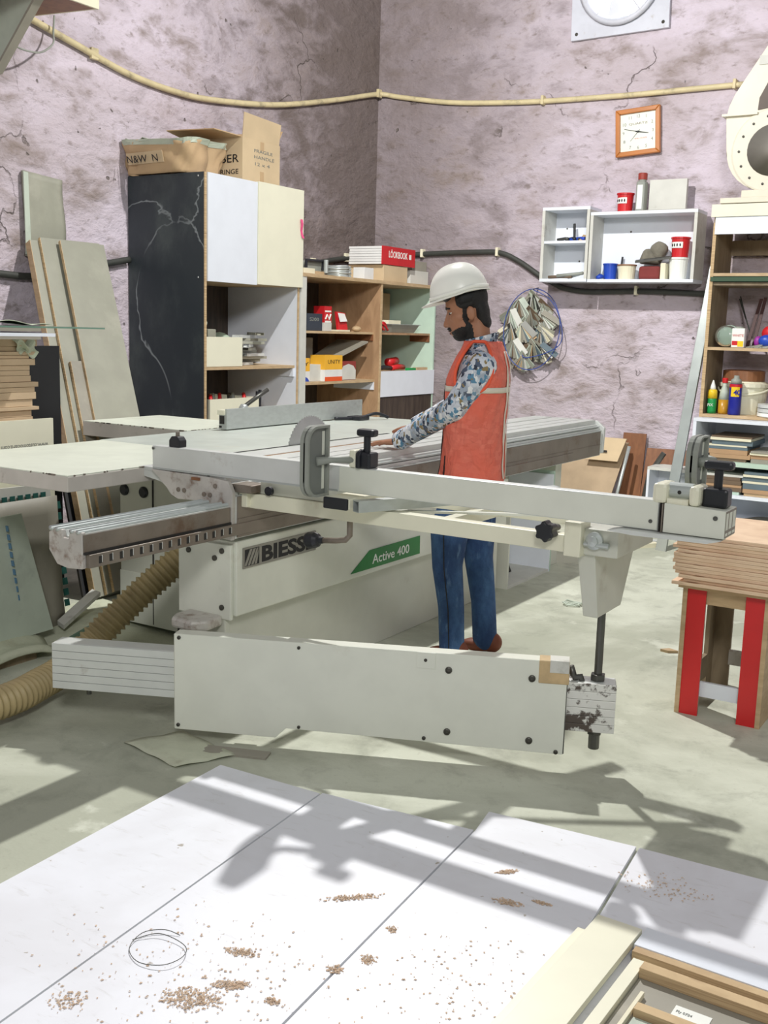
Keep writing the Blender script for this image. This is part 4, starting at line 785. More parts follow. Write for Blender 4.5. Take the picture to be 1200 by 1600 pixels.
# wall cubbies
def cubby(nm,lab,x0,x1,y0,z0,z1,mids=()):
    t=thing(nm,lab,'shelf',((x0+x1)/2,8.35,z0)); th=0.024
    B(x0,y0,z0,x1,8.448,z0+th).build('bottom_board', K['mel'], t, bevel=0.001); B(x0,y0,z1-th,x1,8.448,z1).build('top_board', K['mel'], t, bevel=0.001)
    B(x0,y0,z0+th,x0+th,8.448,z1-th).build('side_board', K['melg'], t); B(x1-th,y0,z0+th,x1,8.448,z1-th).build('side_board', K['melg'], t)
    B(x0+th,8.433,z0+th,x1-th,8.448,z1-th).build('back_board', K['mel'], t)
    for z in mids: B(x0+th,y0+0.005,z,x1-th,8.433,z+0.02).build('shelf_board', K['mel'], t)
    for dx,dz in ((0.3,0.75),(0.6,0.3)): G().lathe([(0,0),(0.008,0),(0.001,0.002)],(x0+(x1-x0)*dx,8.433,z0+(z1-z0)*dz),(0,-1,0),8).build('screw', K['bolt'], t)
    return t
cubby('wall_cubby','narrow two-tier white wall cubby holding small tools',-3.652,-3.250,8.20,1.896,2.476,(2.196,))
cubby('wall_cubby','wide white wall cubby holding pots and tubs',-3.243,-2.404,8.20,1.893,2.428)
def tub(nm,lab,x,y,z,r,h,mat,rim=None,lid=None,txt=None):
    t=thing(nm,lab,'tub',(x,y,z))
    G().lathe([(r*0.85,0.0),(r*0.87,0.002),(r,h),(r*0.93,h),(r*0.8,0.01)],(x,y,z+0.001)).build('tub_wall', mat, t, smooth=False)
    G().lathe([(r*1.0,0),(r*1.07,0),(r*1.07,h*0.08),(r*1.0,h*0.08)],(x,y,z+h*0.92)).build('rim', rim or mat, t)
    if lid: G().cyl((x,y,z+h),(x,y,z+h*1.03),r*1.06,n=20).build('lid', lid, t)
    if txt:
        G().grid(lambda u,v:(x+r*0.96*math.sin(-0.95+1.5*u),y-r*0.99*math.cos(-0.95+1.5*u),z+h*(0.45+0.3*v)),8,1).build('paper_label', K['letw'], t)
        for k in range(4):
            a=-0.75+0.33*k; G().ell((x+r*0.975*math.sin(a),y-r*1.005*math.cos(a),z+h*0.6),(0.006,0.003,0.012),8,5).build('printed_letter', K['ink'], t)
    return t
tub('red_tub','red tub with white label on top of the wide wall cubby',-3.013,8.32,2.429,0.064,0.145,K['redp'],txt=1)
bt=thing('grey_bottle','tall grey plastic bottle with red cap on the wide wall cubby','bottle',(-2.885,8.33,2.429))
B(-2.925,8.285,2.430,-2.852,8.375,2.66).build('bottle_body', K['grey'], bt, bevel=0.015); B(-2.910,8.283,2.45,-2.868,8.285,2.63).build('bottle_panel', K['aluw'], bt); G().cyl((-2.888,8.33,2.66),(-2.888,8.33,2.675),0.03).build('neck', K['grey'], bt); G().lathe([(0.034,0),(0.036,0.045),(0.03,0.05)],(-2.888,8.33,2.672)).build('cap', M('dull_red_cap',(150,58,48),0.5), bt)
tag(B(-2.84,8.36,2.429,-2.55,8.40,2.672).build('leaning_board', K['melg'], bevel=0.002), 'square grey board standing on the wide wall cubby', 'board')
tag(B(-2.86,8.26,2.4285,-2.44,8.35,2.438).build('board_strip', K['greyb2']), 'flat dark strip lying before the square grey board', 'strip')
tub('blue_mug','blue plastic mug in the wide wall cubby',-3.105,8.33,1.917,0.056,0.125,K['blue'])
tub('paint_pot','cream paint pot with rusty rim in the wide wall cubby',-2.962,8.31,1.917,0.072,0.115,K['ivory'],rim=K['brown'])
tub('white_tub','white tub supporting a red tub in the wide wall cubby',-2.562,8.33,1.917,0.072,0.165,K['letw'])
tub('red_tub','red tub with white label stacked on the white tub',-2.556,8.33,2.084,0.070,0.150,K['redp'],txt=1)
g=G().ell((-2.80,8.36,2.085),(0.085,0.06,0.06),16,10); g.ell((-2.73,8.36,2.14),(0.065,0.05,0.08),14,8)
g.v=[(x+0.012*math.sin(40*z+20*x),y+0.01*math.sin(38*x),z+0.012*math.sin(33*x)) for x,y,z in g.v]
tag(g.build('grey_rag', K['rag'], smooth=True), 'bunched grey rag on the clutter in the wide wall cubby', 'rag')
tag(B(-2.86,8.28,1.918,-2.69,8.42,2.02).build('fabric_bundle', M('dull_red_pouch',(120,48,46),0.8), bevel=0.02), 'dull red pouch under the grey rag', 'pouch')
tag(B(-2.68,8.26,1.918,-2.64,8.38,2.04).build('small_carton', K['ivory'], bevel=0.004), 'small cream carton left of the white tub', 'box')
tag(G().slab((-2.88,8.25,2.04),(-2.60,8.25,2.07),(-2.60,8.27,2.08),(-2.88,8.27,2.05),(0,0,0.016)).build('steel_ruler', K['steel']), 'dark steel bar lying across the red pouch', 'bar')
tag(G().tube([(-3.20,8.30,1.93),(-3.17,8.29,1.95),(-3.14,8.26,1.94),(-3.18,8.24,1.93)],0.016,8).build('blue_clip', K['blue'], smooth=True), 'blue plastic clip left of the blue mug', 'clip')
tag(G().slab((-3.21,8.38,1.918),(-3.12,8.38,1.918),(-3.12,8.44,2.05),(-3.19,8.44,2.05),(0,0.004,0)).build('grey_plate', K['grey']), 'small grey plate leaning behind the blue mug', 'plate')
gl=G().lathe([(0.02,0),(0.03,0.03),(0.04,0.09),(0.035,0.092),(0.02,0.02)],(-3.03,8.40,2.07)); 
tag(G().cyl((-3.05,8.40,1.918),(-3.035,8.40,2.10),0.008).build('paint_brush', K['black']), 'thin black brush behind the cream paint pot', 'brush')
tag(gl.build('clear_cup', K['palep'], smooth=True), 'pale plastic cup above the cream paint pot', 'cup'); bpy.data.objects['clear_cup'].location.z=1.918+0.0
for i,(x,L,m) in enumerate(((-3.55,0.10,'steel'),(-3.48,0.09,'black'),(-3.44,0.13,'blue'),(-3.37,0.08,'steel'))):
    tag(G().tube([(x,8.28,2.228),(x+L*0.6,8.30,2.24),(x+L,8.26,2.235)],0.013,8).build('small_tool', K[m], smooth=True), ('steel pliers at the left of the upper cubby tier','black screwdriver lying in the upper cubby tier','blue-handled cutter in the upper cubby tier','steel bit holder in the upper cubby tier')[i], 'tool')
tag(G().cyl((-3.42,8.33,2.218),(-3.44,8.36,2.36),0.010).build('marker_pen', K['ink']), 'dark marker pen standing in the upper cubby tier', 'pen'); tag(G().slab((-3.36,8.26,2.217),(-3.29,8.26,2.217),(-3.29,8.31,2.26),(-3.34,8.31,2.27),(0,0.01,0)).build('paper_scrap', K['card']), 'tan paper scrap at the right of the upper cubby tier', 'paper')
for i,(p,m) in enumerate((([(-3.60,8.26,1.935),(-3.50,8.27,1.94),(-3.40,8.26,1.938)],'boardk'),([(-3.52,8.24,1.945),(-3.42,8.26,1.955),(-3.30,8.25,1.965)],'grey'),([(-3.45,8.30,1.935),(-3.36,8.31,1.96),(-3.29,8.29,1.98)],'aluw'))):
    tag(G().tube(p,0.013,8).build('long_tool', K[m], smooth=True), ('brown-handled scraper in the lower cubby tier','grey spanner lying in the lower cubby tier','pale chisel at the right of the lower cubby tier')[i], 'tool')
# hanging bundle of laminate samples on a blue wire ring
sw = thing('sample_bundle', 'round bundle of laminate sample chips hung on a blue wire', 'sample bundle', (-3.8,8.48,1.5))
random.seed(5); cols=['greyb','greyb2','palep','boardb','boardk','melg','card','steel','grey','ivory','boardg','plyd']
for fi,(px,pz,n_,sp) in enumerate(((-3.82,1.83,9,0.9),(-3.90,1.77,9,0.9),(-3.73,1.76,9,0.8),(-3.97,1.68,9,0.9),(-3.83,1.70,10,1.0),(-3.69,1.66,9,0.9),(-3.99,1.56,10,0.9),(-3.86,1.57,10,1.0),(-3.72,1.54,11,1.1),(-3.92,1.43,9,0.9),(-3.78,1.43,11,1.1),(-3.68,1.40,7,0.8),(-3.86,1.33,8,0.9))):
    dirn=(px+3.83)*2.2; dark=random.random()
    n_+=3
    for k in range(n_):
        ang=-sp*0.85*(k/(n_-1)-0.5)*2+dirn*-0.9+random.uniform(-0.05,0.05); Lc=random.uniform(0.12,0.15)
        m=Matrix.Translation((px,8.45-0.004*fi-0.0038*k,pz)) @ Matrix.Rotation(ang,4,'Y') @ Matrix.Rotation(0.16,4,'X') @ Matrix.Rotation(random.uniform(0.35,0.8)*(1 if fi%2 else -1),4,'Z')
        B(-0.026,-0.0016,-Lc*1.22,0.026,0.0016,0.0).xf(m).build('sample_chip', K[('greyb','greyb2','palep','steel','grey','boardk','melg','greyb','card','ivory','boardb','greyb2')[random.randrange(8 if fi<6 else 12)]], sw)
G().tube([(-3.79+0.255*math.cos(2*PI*k/40),8.40+0.03*math.sin(2*PI*k/40),1.515+0.335*math.sin(2*PI*k/40)) for k in range(41)],0.004,6).build('wire_ring', K['swblue'], sw, smooth=True)
G().tube(smoothpath([(-3.78,8.38,1.84),(-3.62,8.37,1.76),(-3.52,8.36,1.60),(-3.50,8.36,1.42),(-3.62,8.36,1.33),(-3.80,8.36,1.28),(-3.85,8.37,1.30)]),0.004,6).build('wire_tail', K['swblue'], sw, smooth=True)
G().cyl((-3.79,8.40,1.845),(-3.79,8.50,1.86),0.005).build('hook', K['steel'], sw)
# ================= rack, blower and white cabinet on the right =================
rk = thing('tool_rack', 'tall dusty open-backed board rack with a cream header on the right', 'rack', (-1.7,8.2,0.91))
B(-2.217,7.98,0.912,-2.197,8.44,2.42).build('side_panel', K['rackw'], rk); B(-2.219,7.974,0.912,-2.195,7.981,2.30).build('panel_edge', K['plye'], rk)
B(-1.22,7.98,0.912,-1.20,8.44,2.42).build('side_panel', K['rackw'], rk)
B(-2.235,7.955,2.338,-1.18,7.979,2.424).build('header', K['cream'], rk); B(-2.205,7.965,2.218,-1.19,7.979,2.336).build('white_fascia', K['mel'], rk)
B(-2.197,7.98,2.40,-1.22,8.44,2.42).build('top_board', K['rackw'], rk); B(-2.197,8.42,2.10,-1.22,8.44,2.21).build('rear_rail', K['rackw'], rk)
for z in (1.925,1.400,0.914): B(-2.197,7.975,z,-1.22,8.44,z+0.022).build('shelf', K['ply'], rk)
B(-2.197,7.99,1.862,-1.22,8.44,1.882).build('shelf', K['rackw'], rk); B(-2.21,7.965,1.888,-1.2,8.2,1.920).build('green_board', M('dark_green_board',(52,78,56),0.5), rk)
wc = thing('white_cabinet', 'low white open cabinet full of stacked boards under the rack', 'cabinet', (-1.7,8.1,0.0))
B(-2.222,7.85,0.0,-2.198,8.42,0.886).build('side_panel', K['mel'], wc); B(-1.22,7.85,0.0,-1.196,8.42,0.886).build('side_panel', K['mel'], wc)
B(-2.222,7.85,0.887,-1.196,8.42,0.911).build('top_board', K['mel'], wc); B(-2.198,8.40,0.02,-1.22,8.42,0.886).build('back_panel', K['mel'], wc)
B(-2.198,7.87,0.345,-1.22,8.40,0.368).build('shelf', K['mel'], wc); B(-2.198,7.86,0.06,-1.22,8.40,0.085).build('bottom_board', K['mel'], wc)
random.seed(21)
rowA=[('boardk',0.028),('ivory',0.018),('boardk',0.024),('greyb2',0.020),('boardk',0.022),('palep',0.020)]
seq=[(-2.16,-1.86,[('boardg',0.022),('boardk',0.03),('boardn',0.02),('boardk',0.03),('boardk',0.025),('melg',0.016)],0.369,'lower left'),
     (-1.845,-1.60,[('ply',0.022),('boardn',0.03),('boardb',0.04),('ivory',0.016),('boardb',0.03),('ivory',0.018),('boardb',0.02)],0.369,'lower right')]
names={'boardg':'mint green','boardk':'dark brown','boardn':'tan','melg':'dusty white','ply':'plywood','boardb':'blue-grey','ivory':'ivory','greyb2':'grey'}
ords=['lowest','second','third','fourth','fifth','sixth','seventh','eighth']
for x0,x1,lst,z,where in seq:
    for i,(m,h) in enumerate(lst):
        e=random.uniform(-0.015,0.015)
        tag(B(x0+e,7.90+abs(e),z,x1+e,8.34,z+h-0.001).build('board_offcut', K[m]), '%s board, %s from the bottom of the %s pile in the white cabinet'%(names[m],ords[i],where), 'board', 'boards piled in the white cabinet'); z+=h
tag(B(-2.17,7.88,0.574,-1.62,8.36,0.606).build('mint_board', K['boardg']), 'long mint green board spanning both lower piles in the white cabinet', 'board')
seq=[(-2.12,-1.83,[('boardk',0.02),('boardn',0.03),('boardn',0.035),('boardb',0.02),('ivory',0.012),('boardb',0.032),('ivory',0.02),('boardk',0.014)],0.607,'upper left'),
     (-1.815,-1.56,[('greyb2',0.03),('boardn',0.028),('ivory',0.016),('greyb2',0.014)],0.607,'upper right')]
for x0,x1,lst,z,where in seq:
    for i,(m,h) in enumerate(lst):
        e=random.uniform(-0.02,0.02)
        tag(B(x0+e,7.92+abs(e),z,x1+e,8.32,z+h-0.001).build('board_offcut', K[m]), '%s board, %s from the bottom of the %s pile in the white cabinet'%(names[m],ords[i],where), 'board', 'boards piled in the white cabinet'); z+=h
tag(G().lathe([(0.20,0.0),(0.24,0.03),(0.20,0.07),(0.08,0.10),(0.01,0.10)],(-1.72,8.12,0.086)).build('dusty_sack', K['rag'], smooth=True), 'dusty grey sack on the bottom of the white cabinet', 'sack')
# on the rack
jr=thing('glass_jar','clear glass jar lying on its side on the rack','jar',(-2.1,8.1,1.423))
jm=frame((-2.085,8.02,1.503),(1,0,0),(0,0,1))
G().lathe([(0.05,0),(0.075,-0.02),(0.078,-0.17),(0.055,-0.20),(0.05,-0.2),(0.07,-0.165),(0.07,-0.02),(0.045,-0.005)],(-2.085,8.0,1.503),(0,-1,0.0)).build('jar_wall', K['glass'], jr, smooth=True)
G().lathe([(0.06,0.0),(0.079,0.01),(0.079,0.09)],(-2.085,8.10,1.503),(0,1,0)).build('green_film', K['boardg'], jr, smooth=True)
tn=thing('tin_box','small white printed tin on the rack shelf','tin',(-1.99,8.04,1.423))
B(-2.035,8.0,1.424,-1.945,8.06,1.56).build('tin_body', K['letw'], tn, bevel=0.004); B(-2.03,7.9985,1.44,-1.99,8.0,1.47).build('red_print', K['redp'], tn); B(-1.99,7.9985,1.43,-1.95,8.0,1.47).build('yellow_print', K['yel'], tn)
text('WHITE', 0.026, K['redp'], tn, (-2.03,7.9985,1.50), (1,0,0), (0,0,1), 'tin_lettering', width=0.08); G().cyl((-1.99,8.03,1.56),(-1.99,8.03,1.572),0.03).build('tin_cap', K['grey'], tn)
for i,(a,b) in enumerate((((-1.97,8.15,1.423),(-1.93,8.3,1.78)),((-1.93,8.16,1.423),(-1.90,8.3,1.79)))):
    tag(G().slab((a[0],a[1],a[2]),(a[0]+0.022,a[1],a[2]),(b[0]+0.022,b[1],b[2]),(b[0],b[1],b[2]),(0,0.01,0)).build('dark_stick', M('dark_maroon_wood',(72,44,42),0.6)), ('left of two dark maroon sticks leaning on the rack wall','right of two dark maroon sticks leaning on the rack wall')[i], 'stick')
tag(G().tube(smoothpath([(-2.10,8.42,1.80),(-2.04,8.36,1.66),(-1.97,8.25,1.54),(-1.94,8.2,1.50),(-2.00,8.28,1.60),(-2.10,8.40,1.78)]),0.005,6).build('hanging_cord', K['cable']), 'thin dark cord hanging behind the tin', 'cord')
tag(G().ell((-1.78,8.12,1.53),(0.075,0.06,0.06),14,8).build('red_ball', K['redp'], smooth=True), 'red yarn ball on the rack shelf', 'ball'); tag(G().ell((-1.80,8.06,1.475),(0.06,0.045,0.045),14,8).build('blue_ball', K['blue'], smooth=True), 'blue yarn ball below the red one', 'ball'); tag(G().ell((-1.87,8.10,1.468),(0.03,0.03,0.042),12,7).build('purple_ball', K['purple'], smooth=True), 'small purple ball beside the blue one', 'ball')
g=G()
for k in range(12): g.slab((-1.93+0.02*k,8.0+0.006*(k%3),1.424),(-1.90+0.02*k,8.0,1.424),(-1.86+0.02*k,8.06,1.44+0.006*(k%4)),(-1.90+0.02*k,8.06,1.43),(0,0,0.006))
tag(g.build('shaving_heap', K['greyb']), 'heap of pale metal clips at the shelf front', 'clips', kind='stuff')
gb=thing('glue_bottle','green glue bottle with pointed white nozzle on the rack','bottle',(-2.155,8.06,0.936))
G().lathe([(0.033,0),(0.035,0.02),(0.035,0.10),(0.033,0.11)],(-2.155,8.06,0.937)).build('bottle_body', K['glue'], gb, smooth=True); G().lathe([(0.035,0.0),(0.034,0.05),(0.028,0.065)],(-2.155,8.06,1.047)).build('yellow_band', K['yel'], gb, smooth=True); G().lathe([(0.022,0),(0.02,0.02),(0.004,0.07)],(-2.155,8.06,1.110)).build('nozzle', K['letw'], gb, smooth=True)
text('FIX', 0.03, K['letw'], gb, (-2.178,8.024,0.99), (1,0,0), (0,0,1), 'bottle_lettering')
ob2=thing('oil_bottle','clear bottle of amber oil with a red cap on the rack','bottle',(-2.075,8.08,0.936))
G().lathe([(0.037,0),(0.038,0.02),(0.038,0.105)],(-2.075,8.08,0.937)).build('oil', K['amber'], ob2, smooth=True); G().lathe([(0.038,0),(0.03,0.06),(0.016,0.10),(0.015,0.125)],(-2.075,8.08,1.042)).build('clear_neck', K['palep'], ob2, smooth=True); G().lathe([(0.021,0),(0.021,0.03),(0.018,0.034)],(-2.075,8.08,1.165)).build('cap', K['redp'], ob2)
sc_=thing('spray_can','dark blue spray can with a yellow shield on the rack','can',(-1.985,8.04,0.936))
G().lathe([(0.042,0),(0.045,0.006),(0.045,0.21),(0.04,0.225)],(-1.985,8.04,0.937)).build('can_body', K['can'], sc_, smooth=True); G().lathe([(0.041,0),(0.036,0.03),(0.02,0.04),(0.018,0.06)],(-1.985,8.04,1.162)).build('can_top', K['grey'], sc_, smooth=True)
G().grid(lambda u,v:(-1.985+0.0458*math.sin(-0.5+1.4*u),8.04-0.0458*math.cos(-0.5+1.4*u),1.07+0.07*v),6,2).build('yellow_shield', K['yel'], sc_); text('40', 0.05, K['can'], sc_, (-1.987,7.9925,1.085), (1,0,0), (0,0,1), 'can_lettering', bold=0.001)
G().lathe([(0.0455,0),(0.0455,0.025)],(-1.985,8.04,1.135)).build('red_band', K['redp'], sc_)
for i in range(3): tag(G().lathe([(0.13,0),(0.14,0.004),(0.14,0.028),(0.09,0.03),(0.085,0.002)],(-1.69,8.09,0.937+0.031*i),n=28).build('edge_band_roll', K['aluw'] if i else K['letw'], smooth=False), '%s of three pale edge-band rolls on the rack'%('lowest','middle','topmost')[i], 'roll', 'pale edge-band rolls')
bk=thing('lidded_bucket','beige lidded bucket with brown band behind the spray can','bucket',(-1.93,8.28,0.936))
G().lathe([(0.15,0),(0.17,0.20),(0.18,0.20),(0.18,0.225),(0.15,0.235),(0.15,0.24)],(-1.98,8.268,0.937),n=26).build('bucket_wall', K['mel2'], bk); G().lathe([(0.15,0),(0.15,0.075),(0.12,0.08)],(-1.99,8.268,1.178),n=26).build('brown_roll', K['brown'], bk)
G().tube([(-1.98+0.185*math.cos(a),8.268-0.19*math.sin(a)*0.9,1.13-0.05*math.sin(a)) for a in [PI*k/12 for k in range(13)]],0.008,6).build('bail', K['mel2'], bk, smooth=True)
# blower
bw=thing('dust_blower','cream snail-shaped dust blower standing on the rack','blower',(-1.85,8.15,2.43))
B(-2.19,7.98,2.432,-1.2,8.42,2.470).build('base_frame', K['blower'], bw, bevel=0.004); B(-2.05,8.0,2.470,-1.3,8.38,2.520).build('base_plinth', K['blower'], bw, bevel=0.004)
prof=[(-2.178,2.76),(-2.19,2.9),(-2.200,3.03),(-2.185,3.10),(-2.15,3.18),(-2.06,3.32),(-1.93,3.52),(-1.70,3.86),(-1.3,3.86),(-1.50,3.30),(-1.54,2.9)]
for k in range(0,17):
    a=-0.02-PI*k/16; prof.append((-1.858+0.320*math.cos(a),2.79+0.285*math.sin(a)))
G().prism(prof,'y',8.02,8.34).build('scroll_housing', K['blower'], bw, bevel=0.008)
B(-2.225,7.99,3.028,-1.98,8.37,3.044).build('flange', K['blower'], bw)
G().lathe([(0.285,0),(0.285,-0.012),(0.275,-0.016),(0.175,-0.016),(0.165,0.0)],(-1.858,8.02,2.785),(0,1,0),36).build('inlet_ring', K['blower'], bw)
G().lathe([(0.175,-0.017),(0.165,-0.014),(0.15,-0.004),(0.04,0.0),(0.001,0.0)],(-1.858,8.016,2.785),(0,1,0),30).build('inlet_mouth', M('inlet_grey',(150,146,138),0.5), bw, smooth=True)
for k in range(14):
    a=2*PI*k/14; G().lathe([(0,0),(0.009,0),(0.009,0.004),(0.001,0.006)],(-1.858+0.232*math.cos(a),8.004,2.785+0.232*math.sin(a)),(0,-1,0),8).build('bolt', K['bolt'], bw)
G().prism([(-1.985,3.06),(-1.98,3.14),(-1.90,3.30),(-1.75,3.45),(-1.7,3.1)],'y',8.012,8.02).build('dark_recess', M('duct_shadow_brown',(104,94,88),0.7), bw)
B(-2.00,8.012,3.36,-1.94,8.02,3.42).build('rating_plate', K['melg'], bw)
# aluminium profile leaning, and boards at the wall
tag(G().slab((-2.43,7.88,0.0),(-2.35,7.88,0.0),(-2.245,8.30,2.02),(-2.315,8.30,2.02),(0,0.035,0)).build('leaning_profile', M('weathered_aluminium',(158,165,163),0.4,0.4), bevel=0.003), 'long aluminium profile leaning beside the rack', 'profile')
tag(G().slab((-2.248,8.02,0.0),(-2.228,8.02,0.0),(-2.226,8.40,1.6),(-2.244,8.40,1.6),(0,0.02,0)).build('leaning_strip', K['greyb']), 'thin grey strip leaning behind the aluminium profile', 'strip')
tag(G().slab((-2.75,8.30,0.0),(-2.38,8.30,0.0),(-2.38,8.45,0.605),(-2.745,8.45,0.60),(0,0.016,0)).build('brown_board', K['brown']), 'reddish brown board leaning at the wall left of the profile', 'board')
sc=thing('small_cabinet','small white open cabinet on the floor left of the rack','cabinet',(-2.48,8.1,0.0))
B(-2.60,8.04,0.0,-2.582,8.29,0.478).build('side_panel', K['mel'], sc); B(-2.27,8.04,0.0,-2.252,8.29,0.478).build('side_panel', K['mel'], sc); B(-2.60,8.04,0.478,-2.252,8.29,0.500).build('top_board', K['melg'], sc); B(-2.582,8.275,0.0,-2.27,8.29,0.478).build('back_panel', K['mel'], sc); B(-2.582,8.05,0.05,-2.27,8.275,0.07).build('bottom_board', K['melg'], sc)
for i,(a,b,m,l) in enumerate((((-2.72,8.1,0.30),(-2.50,8.2,0.62),'steel','dark steel bar slanting before the brown board'),((-2.72,7.62,0.40),(-2.45,7.9,0.40),'ply','plywood strip on the floor pile by the small cabinet'))):
    if i==0: tag(G().tube([(-2.70,8.2,0.0),(-2.645,8.24,0.42),(-2.55,8.27,0.59)],0.022,8).build('steel_bar', K[m]), l, 'bar')
# offcuts lying on the floor by the cabinet
for i,(x,y,L,a,m,l) in enumerate(((-2.55,7.45,0.55,0.5,'aluw','pale aluminium offcut on the floor before the small cabinet'),(-2.45,7.30,0.45,0.9,'ivory','cream edging offcut on the floor before the small cabinet'))):
    tag(B(-L/2,-0.03,0,L/2,0.03,0.03).xf(Matrix.Translation((x,y,0.0)) @ Matrix.Rotation(a,4,'Z')).build('floor_offcut', K[m]), l, 'offcut')
tag(G().slab((-2.28,7.35,0.0),(-2.20,7.33,0.0),(-2.235,7.60,0.45),(-2.30,7.62,0.45),(0,0.03,0)).build('stand_leg', K['grey']), 'grey metal stand leg on the floor behind the fence end', 'leg')
# cardboard and boards leaning under the carriage end
tag(G().slab((-3.75,7.98,0.0),(-2.93,7.98,0.0),(-2.86,8.33,0.64),(-3.70,8.33,0.64),(0,0.012,0)).build('leaning_plywood', M('old_plywood',(172,150,122),0.7,var=0.08)), 'large plywood sheet leaning at the back wall beyond the carriage', 'board')
lc=thing('leaning_carton','flattened cardboard carton leaning on the plywood sheet','carton',(-3.0,8.2,0.4))
G().slab((-3.16,8.17,0.50),(-2.89,8.17,0.50),(-2.86,8.27,0.675),(-3.14,8.27,0.675),(0,0.02,0)).build('carton_sheet', K['cardp'], lc); B(-3.1,8.19,0.565,-2.99,8.2,0.58).build('hand_hole', K['dark'], lc)
tag(G().cyl((-2.90,8.10,0.0),(-2.83,8.26,0.62),0.014).build('steel_tube', K['alu'], smooth=True), 'bright steel tube leaning right of the plywood sheet', 'tube')
tag(G().slab((-2.93,8.36,0.0),(-2.76,8.36,0.0),(-2.76,8.45,0.71),(-2.95,8.45,0.71),(0,0.016,0)).build('dark_board', K['brown']), 'dark brown board leaning behind the steel tube', 'board')
# open white box standing beyond the machine
wb_=thing('open_box','white open-fronted box on the floor behind the worker','box',(-2.65,5.85,0.0))
B(-2.90,5.60,0.0,-2.60,5.615,0.62).build('side_panel', K['white2'], wb_); B(-2.90,6.20,0.0,-2.60,6.215,0.62).build('side_panel', K['mel'], wb_); B(-2.92,5.60,0.0,-2.90,6.215,0.62).build('back_panel', K['white2'], wb_); B(-2.90,5.615,0.0,-2.60,6.20,0.018).build('bottom_panel', K['melg'], wb_)
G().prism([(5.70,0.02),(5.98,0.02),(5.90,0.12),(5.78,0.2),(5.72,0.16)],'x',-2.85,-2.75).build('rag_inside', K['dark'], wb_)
B(-3.1,6.22,0.0,-2.6,6.235,0.64).build('rear_screen', K['boardg'], wb_)

# ================= stool trestle and plywood stack =================
st=thing('trestle_stool','low wooden trestle with red front strips under the plywood stack','trestle',(-1.0,4.35,0.0))
for x0,x1,xw in ((-1.142,-1.070,-1.160),(-0.918,-0.846,-0.846)):
    B(x0,4.140,0.0,x1,4.148,0.515).build('red_strip', K['red'], st); B(x0+0.004,4.149,0.0,x1-0.004,4.168,0.515).build('leg_board', K['rackw'], st)
    B(xw,4.135,0.0,xw+0.018,4.30,0.520).build('leg', K['ply'], st)
    B(xw,4.52,0.0,xw+0.018,4.62,0.520).build('leg', K['rackw'], st); B(x0,4.604,0.0,x1,4.62,0.515).build('leg_board', K['rackw'], st)
B(-1.07,4.150,0.455,-0.918,4.166,0.515).build('apron', K['ply'], st); B(-1.075,4.165,0.075,-0.915,4.180,0.135).build('stretcher', K['mel'], st); B(-1.142,4.59,0.455,-0.846,4.604,0.515).build('apron', K['ply'], st)
B(-1.07,4.585,0.10,-0.92,4.60,0.165).build('stretcher', K['castw'], st); B(-1.16,4.3,0.05,-1.142,4.52,0.15).build('side_rail', K['rackw'], st); B(-0.846,4.3,0.05,-0.828,4.52,0.15).build('side_rail', K['rackw'], st)
B(-1.17,4.10,0.520,-0.60,4.66,0.536).build('top_board', K['ply'], st)
random.seed(9); z=0.537
for i in range(14):
    h=0.0142; e=random.uniform(-0.012,0.012)+(0.05 if i==1 else 0.0)+(0.02 if i==2 else 0); f=random.uniform(-0.06,0.02)-(0.07 if i in (1,6,7,8) else 0)
    tag(B(-1.185+e+(0.0 if i else -0.005),4.075+random.uniform(-0.006,0.01),z,-0.62+f+0.04,4.62,z+h-0.0012).xf(Matrix.Translation((-0.9,4.3,0)) @ Matrix.Rotation(random.uniform(-0.012,0.012),4,'Z') @ Matrix.Translation((0.9,-4.3,0))).build('plywood_sheet', K['stackply']), 'plywood sheet, number %s from the bottom of the stack on the red-fronted trestle'%('one','two','three','four','five','six','seven','eight','nine','ten','eleven','twelve','thirteen','fourteen')[i], 'plywood', 'plywood stack on the trestle'); z+=h
# ================= white sheets on the floor =================
random.seed(2)
def sheet(nm,lab,pts,z0,th,mat):
    return tag(G().prism(pts,'z',z0,z0+th).build(nm, mat, bevel=0.0008), lab, 'sheet', 'white laminate sheets on the floor')
sheet('laminate_sheet','leftmost white laminate sheet lying on the floor',[(-2.262,2.655),(-1.857,2.665),(-1.662,0.2),(-2.15,0.2)],0.0005,0.010,K['lam'])
sheet('laminate_sheet','white laminate sheet second from the left on the floor',[(-1.851,2.672),(-1.334,2.722),(-1.141,0.2),(-1.655,0.2)],0.0005,0.0105,K['lam'])
sheet('laminate_sheet','white laminate sheet with the raised far edge third from the left',[(-1.352,2.86),(-0.893,2.902),(-0.656,0.2),(-1.134,0.2),(-1.328,2.722)],0.0005,0.011,K['lam'])
sheet('laminate_sheet','rightmost white laminate sheet on the floor below the cream boards',[(-0.884,2.902),(-0.30,2.93),(0.0,0.2),(-0.645,0.2)],0.0005,0.010,K['lam'])
